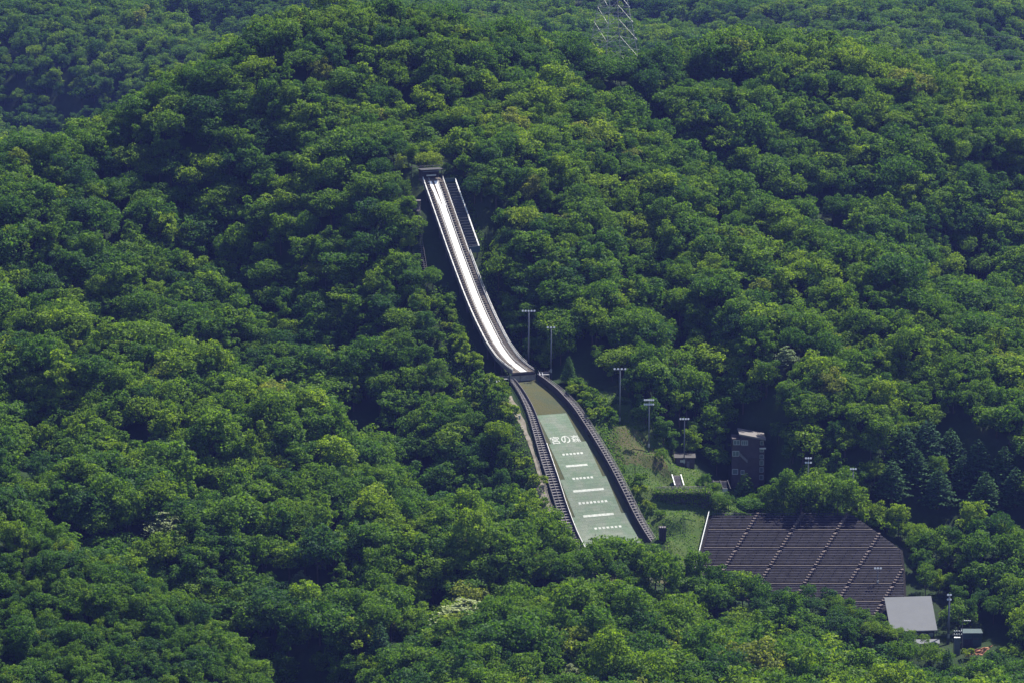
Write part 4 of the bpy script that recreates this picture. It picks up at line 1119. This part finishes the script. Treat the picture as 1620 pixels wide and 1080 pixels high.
# ------------------------------------------------------------------ yard things beside the building
x, y, z = P(1514, 1036, 1070)
e = empty("equipment_cabinet", (x, y, z - 1), "tall pale grey steel cabinet with rails of small white fittings beside the thick mast", "cabinet")
zt2 = P(1514, 1008, 1070)[2]
MB().box(x - .95, x + .85, y - .5, y + .5, z - 3, zt2).build("body", M_POLE, e)
MB().box(x - 1.0, x + .9, y - .55, y + .55, zt2, zt2 + .12).build("lid", M_WRAIL, e)
for k, pz in enumerate((998.5, 1003.5)):
    zz = P(1514, pz, 1070)[2]; ar = MB().box(x - 1.3 - .15 * k, x + 1.3, y - .05, y + .05, zz - .07, zz + .05).build("rail", M_STEEL, e)
    for i in range(4): sub(MB().box(x - 1.1 + i * .72, x - .8 + i * .72, y - .16, y + .16, zz + .05, zz + .32).build("fitting", M_LAMP, e), ar)
for sx in (-1.15, 1.1): MB().box(x + sx - .06, x + sx + .06, y - .06, y + .06, z - 3, P(1514, 998, 1070)[2]).build("upright", M_PIER, e)
x, y, z = P(1522, 1020, 1073)
e = empty("lamp_post", (x, y, z - 2), "thin brown post with a short arm of small white lamps above the teal shed", "lamp")
zt3 = P(1522, 980, 1073)[2]
MB().tube((x, y, z - 4), (x, y, zt3), .13, .09).build("pole", M_FENCE, e)
ar = MB().box(x, x + 2.6, y - .06, y + .06, zt3 - .5, zt3 - .38).build("arm", M_FENCE, e)
for i in range(4): sub(MB().box(x + .4 + i * .55, x + .75 + i * .55, y - .18, y + .18, zt3 - .38, zt3 - .1).build("lamp_head", M_LAMP, e), ar)
x0q, x1q = P(1524, 1008, 1080)[0], P(1553, 1008, 1080)[0]; zq, zq1 = P(1538, 1018, 1080)[2], P(1538, 1000, 1080)[2]
e = empty("storage_shed", ((x0q + x1q) / 2, 1082, zq - 1), "low teal metal shed with a flat roof at the shaded wood's edge", "shed")
MB().box(x0q, x1q, 1080, 1084, zq - 3, zq1 - .25).build("wall", M_TEAL, e)
MB().box(x0q - .3, x1q + .3, 1079.5, 1084.4, zq1 - .24, zq1).build("roof", M_TEAL, e)
MB().box(x0q + .3, x0q + 2.6, 1079.9, 1079.99, zq - 1, zq + 1.6).build("doorway", M_DARK, e)
MB().box(x0q + 2.75, x0q + 2.95, 1079.86, 1079.99, zq - 1, zq1 - .3).build("downpipe", M_PIER, e)
MB().box(x0q + 3.1, x0q + 4.7, 1079.86, 1079.99, zq + 1.5, zq + 1.85).build("signboard", M_AISLE, e)
# orange net heap
A, B, C_ = P(1531, 1036, 1068), P(1552, 1038, 1068), P(1550, 1019, 1071)
tp_ = empty("net_heap", (A[0], A[1], A[2] - 1), "heap of faded orange netting with a red end lying by the teal shed", "netting")
rs = np.random.default_rng(9); nx_ = 9; m = MB()
for j in range(nx_):
    for i in range(nx_):
        a, b = i / (nx_ - 1), j / (nx_ - 1); p = A + (B - A) * a + (C_ - A) * b * (.35 + .65 * a); m.v.append((p[0] + rs.normal() * .12, p[1] + rs.normal() * .15, p[2] + rs.normal() * .16 + .3))
m.f += [(j * nx_ + i, j * nx_ + i + 1, (j + 1) * nx_ + i + 1, (j + 1) * nx_ + i) for j in range(nx_ - 1) for i in range(nx_ - 1)]
o = m.build("netting", M_ORANGE, tp_); sm = o.modifiers.new("thick", 'SOLIDIFY'); sm.thickness = .12
MB().hexa([(A[0] - .6, A[1] - .3, A[2] - .2), (A[0] + .5, A[1] - .3, A[2] - .2), (A[0] + .5, A[1] + .4, A[2] - .2), (A[0] - .6, A[1] + .4, A[2] - .2)], [(A[0] - .4, A[1] - .2, A[2] + .9), (A[0] + .2, A[1] - .2, A[2] + .5), (A[0] + .2, A[1] + .3, A[2] + .5), (A[0] - .4, A[1] + .3, A[2] + .9)]).build("red_end", M_RED, tp_)

# ------------------------------------------------------------------ power line pylon on the ridge
px_, py_ = P(970, 110, 1466)[:2]; pz_ = Z1(px_, py_)
zb_p = min(pz_, P(971, 100, 1416)[2]) + 0.0
py_e = empty("power_pylon", (px_, py_, pz_), "steel lattice power pylon on the far ridge, its top out of the picture", "pylon")
HT = 62.0
M_LATTICE = plain('dull_pylon_steel', (.30, .31, .32), .6, .3, .2, 1)
def hw_(h): return float(np.interp(h, [0, 15, 44, 62], [9.2, 7.4, 2.4, 1.2]))
ang = R_(28)
def pc(k, h):
    a = ang + k * math.pi / 2 + math.pi / 4; r = hw_(h) * math.sqrt(2); return (px_ + r * math.cos(a), py_ + r * math.sin(a), pz_ + h)
for k in range(4):
    m = MB().beam((pc(k, 0)[0], pc(k, 0)[1], pz_ - 2), pc(k, 44), .21).beam(pc(k, 44), pc(k, HT), .2); m.build("leg", M_LATTICE, py_e)
hs = [0, 9, 17, 24, 30, 35.5, 40, 44, 48, 52, 56, 62]
for a, b in zip(hs, hs[1:]):
    m = MB()
    for k in range(4):
        k2 = (k + 1) % 4
        m.beam(pc(k, a), pc(k2, b), .095).beam(pc(k2, a), pc(k, b), .095).beam(pc(k, b), pc(k2, b), .11)
        if a < 30:
            mid = [(pc(k, a)[i] + pc(k2, b)[i] + pc(k2, a)[i] + pc(k, b)[i]) / 4 for i in range(3)]
            m.beam(pc(k, (a + b) / 2), mid, .1).beam(pc(k2, (a + b) / 2), mid, .1)
    m.build("bracing", M_LATTICE, py_e)
arms = []
for h, l in ((46, 7), (53, 8.5), (60, 6)):
    for sgn in (-1, 1):
        d = Vector((math.cos(ang), math.sin(ang), 0)) * sgn * l; tip = Vector((px_, py_, pz_ + h + .5)) + d
        ks = [k for k in range(4) if (Vector(pc(k, h)) - Vector((px_, py_, pz_ + h))).dot(d) > 0]
        m = MB()
        for k in ks: m.beam(pc(k, h), tip, .18).beam(pc(k, h + 2), tip, .14)
        a_ = m.build("crossarm", M_STEEL, py_e)
        sub(MB().tube(tip, tip - Vector((0, 0, 1.8)), .12, .12, 6).build("insulator", M_POLE, py_e), a_)
        arms.append(tip - Vector((0, 0, 1.8)))
for i, (a, end, sag) in enumerate([(arms[1], Vector(P(2250, -30, 1560)), 34), (arms[3], Vector(P(2250, -62, 1560)), 34)]):
    cu_ = bpy.data.meshes.new("power_cable"); m = MB(); pr = None
    for k in range(41):
        t = k / 40; p = a.lerp(end, t) - Vector((0, 0, sag * 4 * t * (1 - t)))
        if pr is not None: m.beam(pr, p, .07)
        pr = p
    tag(m.build("power_cable", M_STEEL), ["lower faint power cable sagging across the far hillside", "upper faint power cable sagging across the far hillside"][i], "cable", "power cables from the pylon")

# ------------------------------------------------------------------ special trees and shrubs
def gtree(proto, name, px, py_top, Y, hgt, tint, label, cat, group, sq=1.0, cn="crown", tn="trunk"):
    """stand a tree so that its top shows at the photo's spot; Y is its distance"""
    p = P(px, py_top, Y); zg = Z1(p[0], p[1]); sc = hgt / proto[3]
    return tree(name, proto, p[0], p[1], sc, rng.uniform(0, 6.28), tint, label, cat, group, cn, tn, dz=max(-1.0, min(3.5, p[2] - hgt - zg)), sq=sq)
for kd, px, py, Y, h, tn_, lab, sq_ in SPECIAL:
    if kd == "cone": gtree(CONE, "conifer_tree", px, py, Y, h, tn_, lab, "conifer", "conifers among the broadleaf trees", sq_)
    else: gtree(LAYER if kd == "layer" else LAYER_BL, "flowering_tree", px, py, Y, h, tn_, lab, "tree", "tiered dogwoods", sq_)
for i, (px, py, Y, h, tn_) in enumerate([(1215,768,1152,9,.55),(1240,742,1150,14,.4),(1268,746,1149,14,.5),(1296,752,1149,14,.65),(1326,756,1148,14,.5),(1356,772,1146,13,.7),(1390,800,1149,10,.85),(1422,818,1146,10,.8),(1448,838,1140,10,.7),(1462,862,1132,9,.45),(1468,890,1122,9,.3),(1130,775,1160,5,.6),(1046,742,1166,5,.6),(1110,752,1165,5,.5)]):
    gtree(PROTO[i % 9], "broadleaf_tree", px, py, Y, h, tn_, f"{SHADE(tn_)} tree at the {'rim of the terrace' if h > 7 else 'edge of the lawn'}, {place_words(px, py + 25)}", "tree", "broadleaf trees covering the hills")
rs2 = random.Random(3)
shr = []
for i in range(20):  # along the meadow side of the dark fence
    s = 6 + i * 1.35 + rs2.uniform(-1, 1); w = wr(s) + rs2.uniform(4.5, 10 + s * .08); shr.append((s, w, rs2.uniform(.9, 1.7), "beside the dark fence by the meadow"))
for i in range(26):  # on the bank left of the concrete path
    s = -52 + i * 5.0 + rs2.uniform(-1.5, 1.5); w = (-6.6 if s < -6 else wl(s) - 5.6) - rs2.uniform(.3, 7) + (0 if s < 0 else -1.0)
    shr.append((s, w, rs2.uniform(1.0, 2.0), "on the bank by the inrun" if s < -3 else "on the bank by the concrete path"))
for i in range(34):
    s = -52 + i * 1.9 + rs2.uniform(-1, 1); w = -8.5 - rs2.uniform(0, 12) - (s > -5) * 2; shr.append((s, w, rs2.uniform(.9, 1.9), "on the scrubby bank below the inrun"))
for i in range(6): shr.append((58 + i * 3 + rs2.uniform(-1, 1), 17 + rs2.uniform(0, 5), rs2.uniform(.8, 1.4), "on rough grass near the wall"))
for i, (px, py, Y) in enumerate([(1235,772,1152),(1260,765,1153),(1290,775,1152),(1315,785,1150),(1345,795,1149),(1375,812,1147),(1400,822,1146),(1425,835,1143),(1130,795,1152),(1140,806,1146),(1532,1018,1066)]):
    p = P(px, py + 25, Y); q = np.array(p) - O; shr.append((float(q @ U), float(q @ W), 2.3 if px > 1200 and px < 1500 else 1.2, "along the terrace top" if px < 1500 and px > 1200 else "by the overgrown wall" if px < 1200 else "by the orange netting"))
for i in range(7): shr.append((2.5 + i * 1.6, -8.2 - rs2.uniform(0, 1.6) - i * .12, rs2.uniform(.6, 1.0), "beside the grey stepped fence"))
def on_ground(px, py):
    """where the sight line through a spot of the photograph meets the ground"""
    for Y in np.arange(1000, 1200, .5):
        p = P(px, py, Y)
        if p[2] <= Z1(p[0], p[1]): return p
    return P(px, py, 1080)
for i, (px, py, h) in enumerate([(1350,985,5),(1363,994,5.5),(1381,1001,5),(1399,1006,4.5),(1418,1012,4.2),(1440,1017,3.6),(1462,1021,3.4),(1376,1014,6),(1406,1020,5.5),(1434,1027,5),(1390,992,4.5),(1371,984,4)]):
    p = on_ground(px, py); tn_ = .35 + .05 * (i % 9); pr_ = PROTO[(i * 5) % 9]
    tree("broadleaf_tree", pr_, p[0], p[1], h / pr_[3], i * 1.3, tn_, f"little {SHADE(tn_)} tree by the pale roof, {place_words(px, py - 12)}", "tree", "broadleaf trees covering the hills", sq=1.25)
for s, w, k, where in shr:
    x, y = jw(s, w); u_, v_ = proj(np.array([x, y, Z1(x, y) + k])); tn_ = rs2.uniform(.35, .95)
    lab = f"{'low' if k < 1.3 else 'tall'} {SHADE(tn_)} shrub {where}, {place_words(float(u_), float(v_))}"
    tree("shrub", SHRUB, x, y, k, rs2.uniform(0, 6), tn_, lab, "shrub", "shrubs around the ski jump", "foliage", "stem")

# ------------------------------------------------------------------ haze: one closed box of even air
hz = bpy.data.materials.new("haze_air"); hz.use_nodes = True
hN = hz.node_tree.nodes; hN.clear()
ho = hN.new("ShaderNodeOutputMaterial"); hv = hN.new("ShaderNodeVolumePrincipled")
hv.inputs["Color"].default_value = (.22, .30, 1.0, 1)
hv.inputs["Density"].default_value = .000034
hv.inputs["Anisotropy"].default_value = .25
hz.node_tree.links.new(hv.outputs[0], ho.inputs["Volume"])
x0, x1, y0, y1, z0, z1 = -3100, 3100, -500, 3400, float(gz.min()) - 60, 372.0
bv = [(x, y, z) for z in (z0, z1) for y in (y0, y1) for x in (x0, x1)]
haze = mesh_obj("haze", bv, [(0, 2, 3, 1), (4, 5, 7, 6), (0, 1, 5, 4), (2, 6, 7, 3), (0, 4, 6, 2), (1, 3, 7, 5)], hz)
tag(haze, kind='stuff')
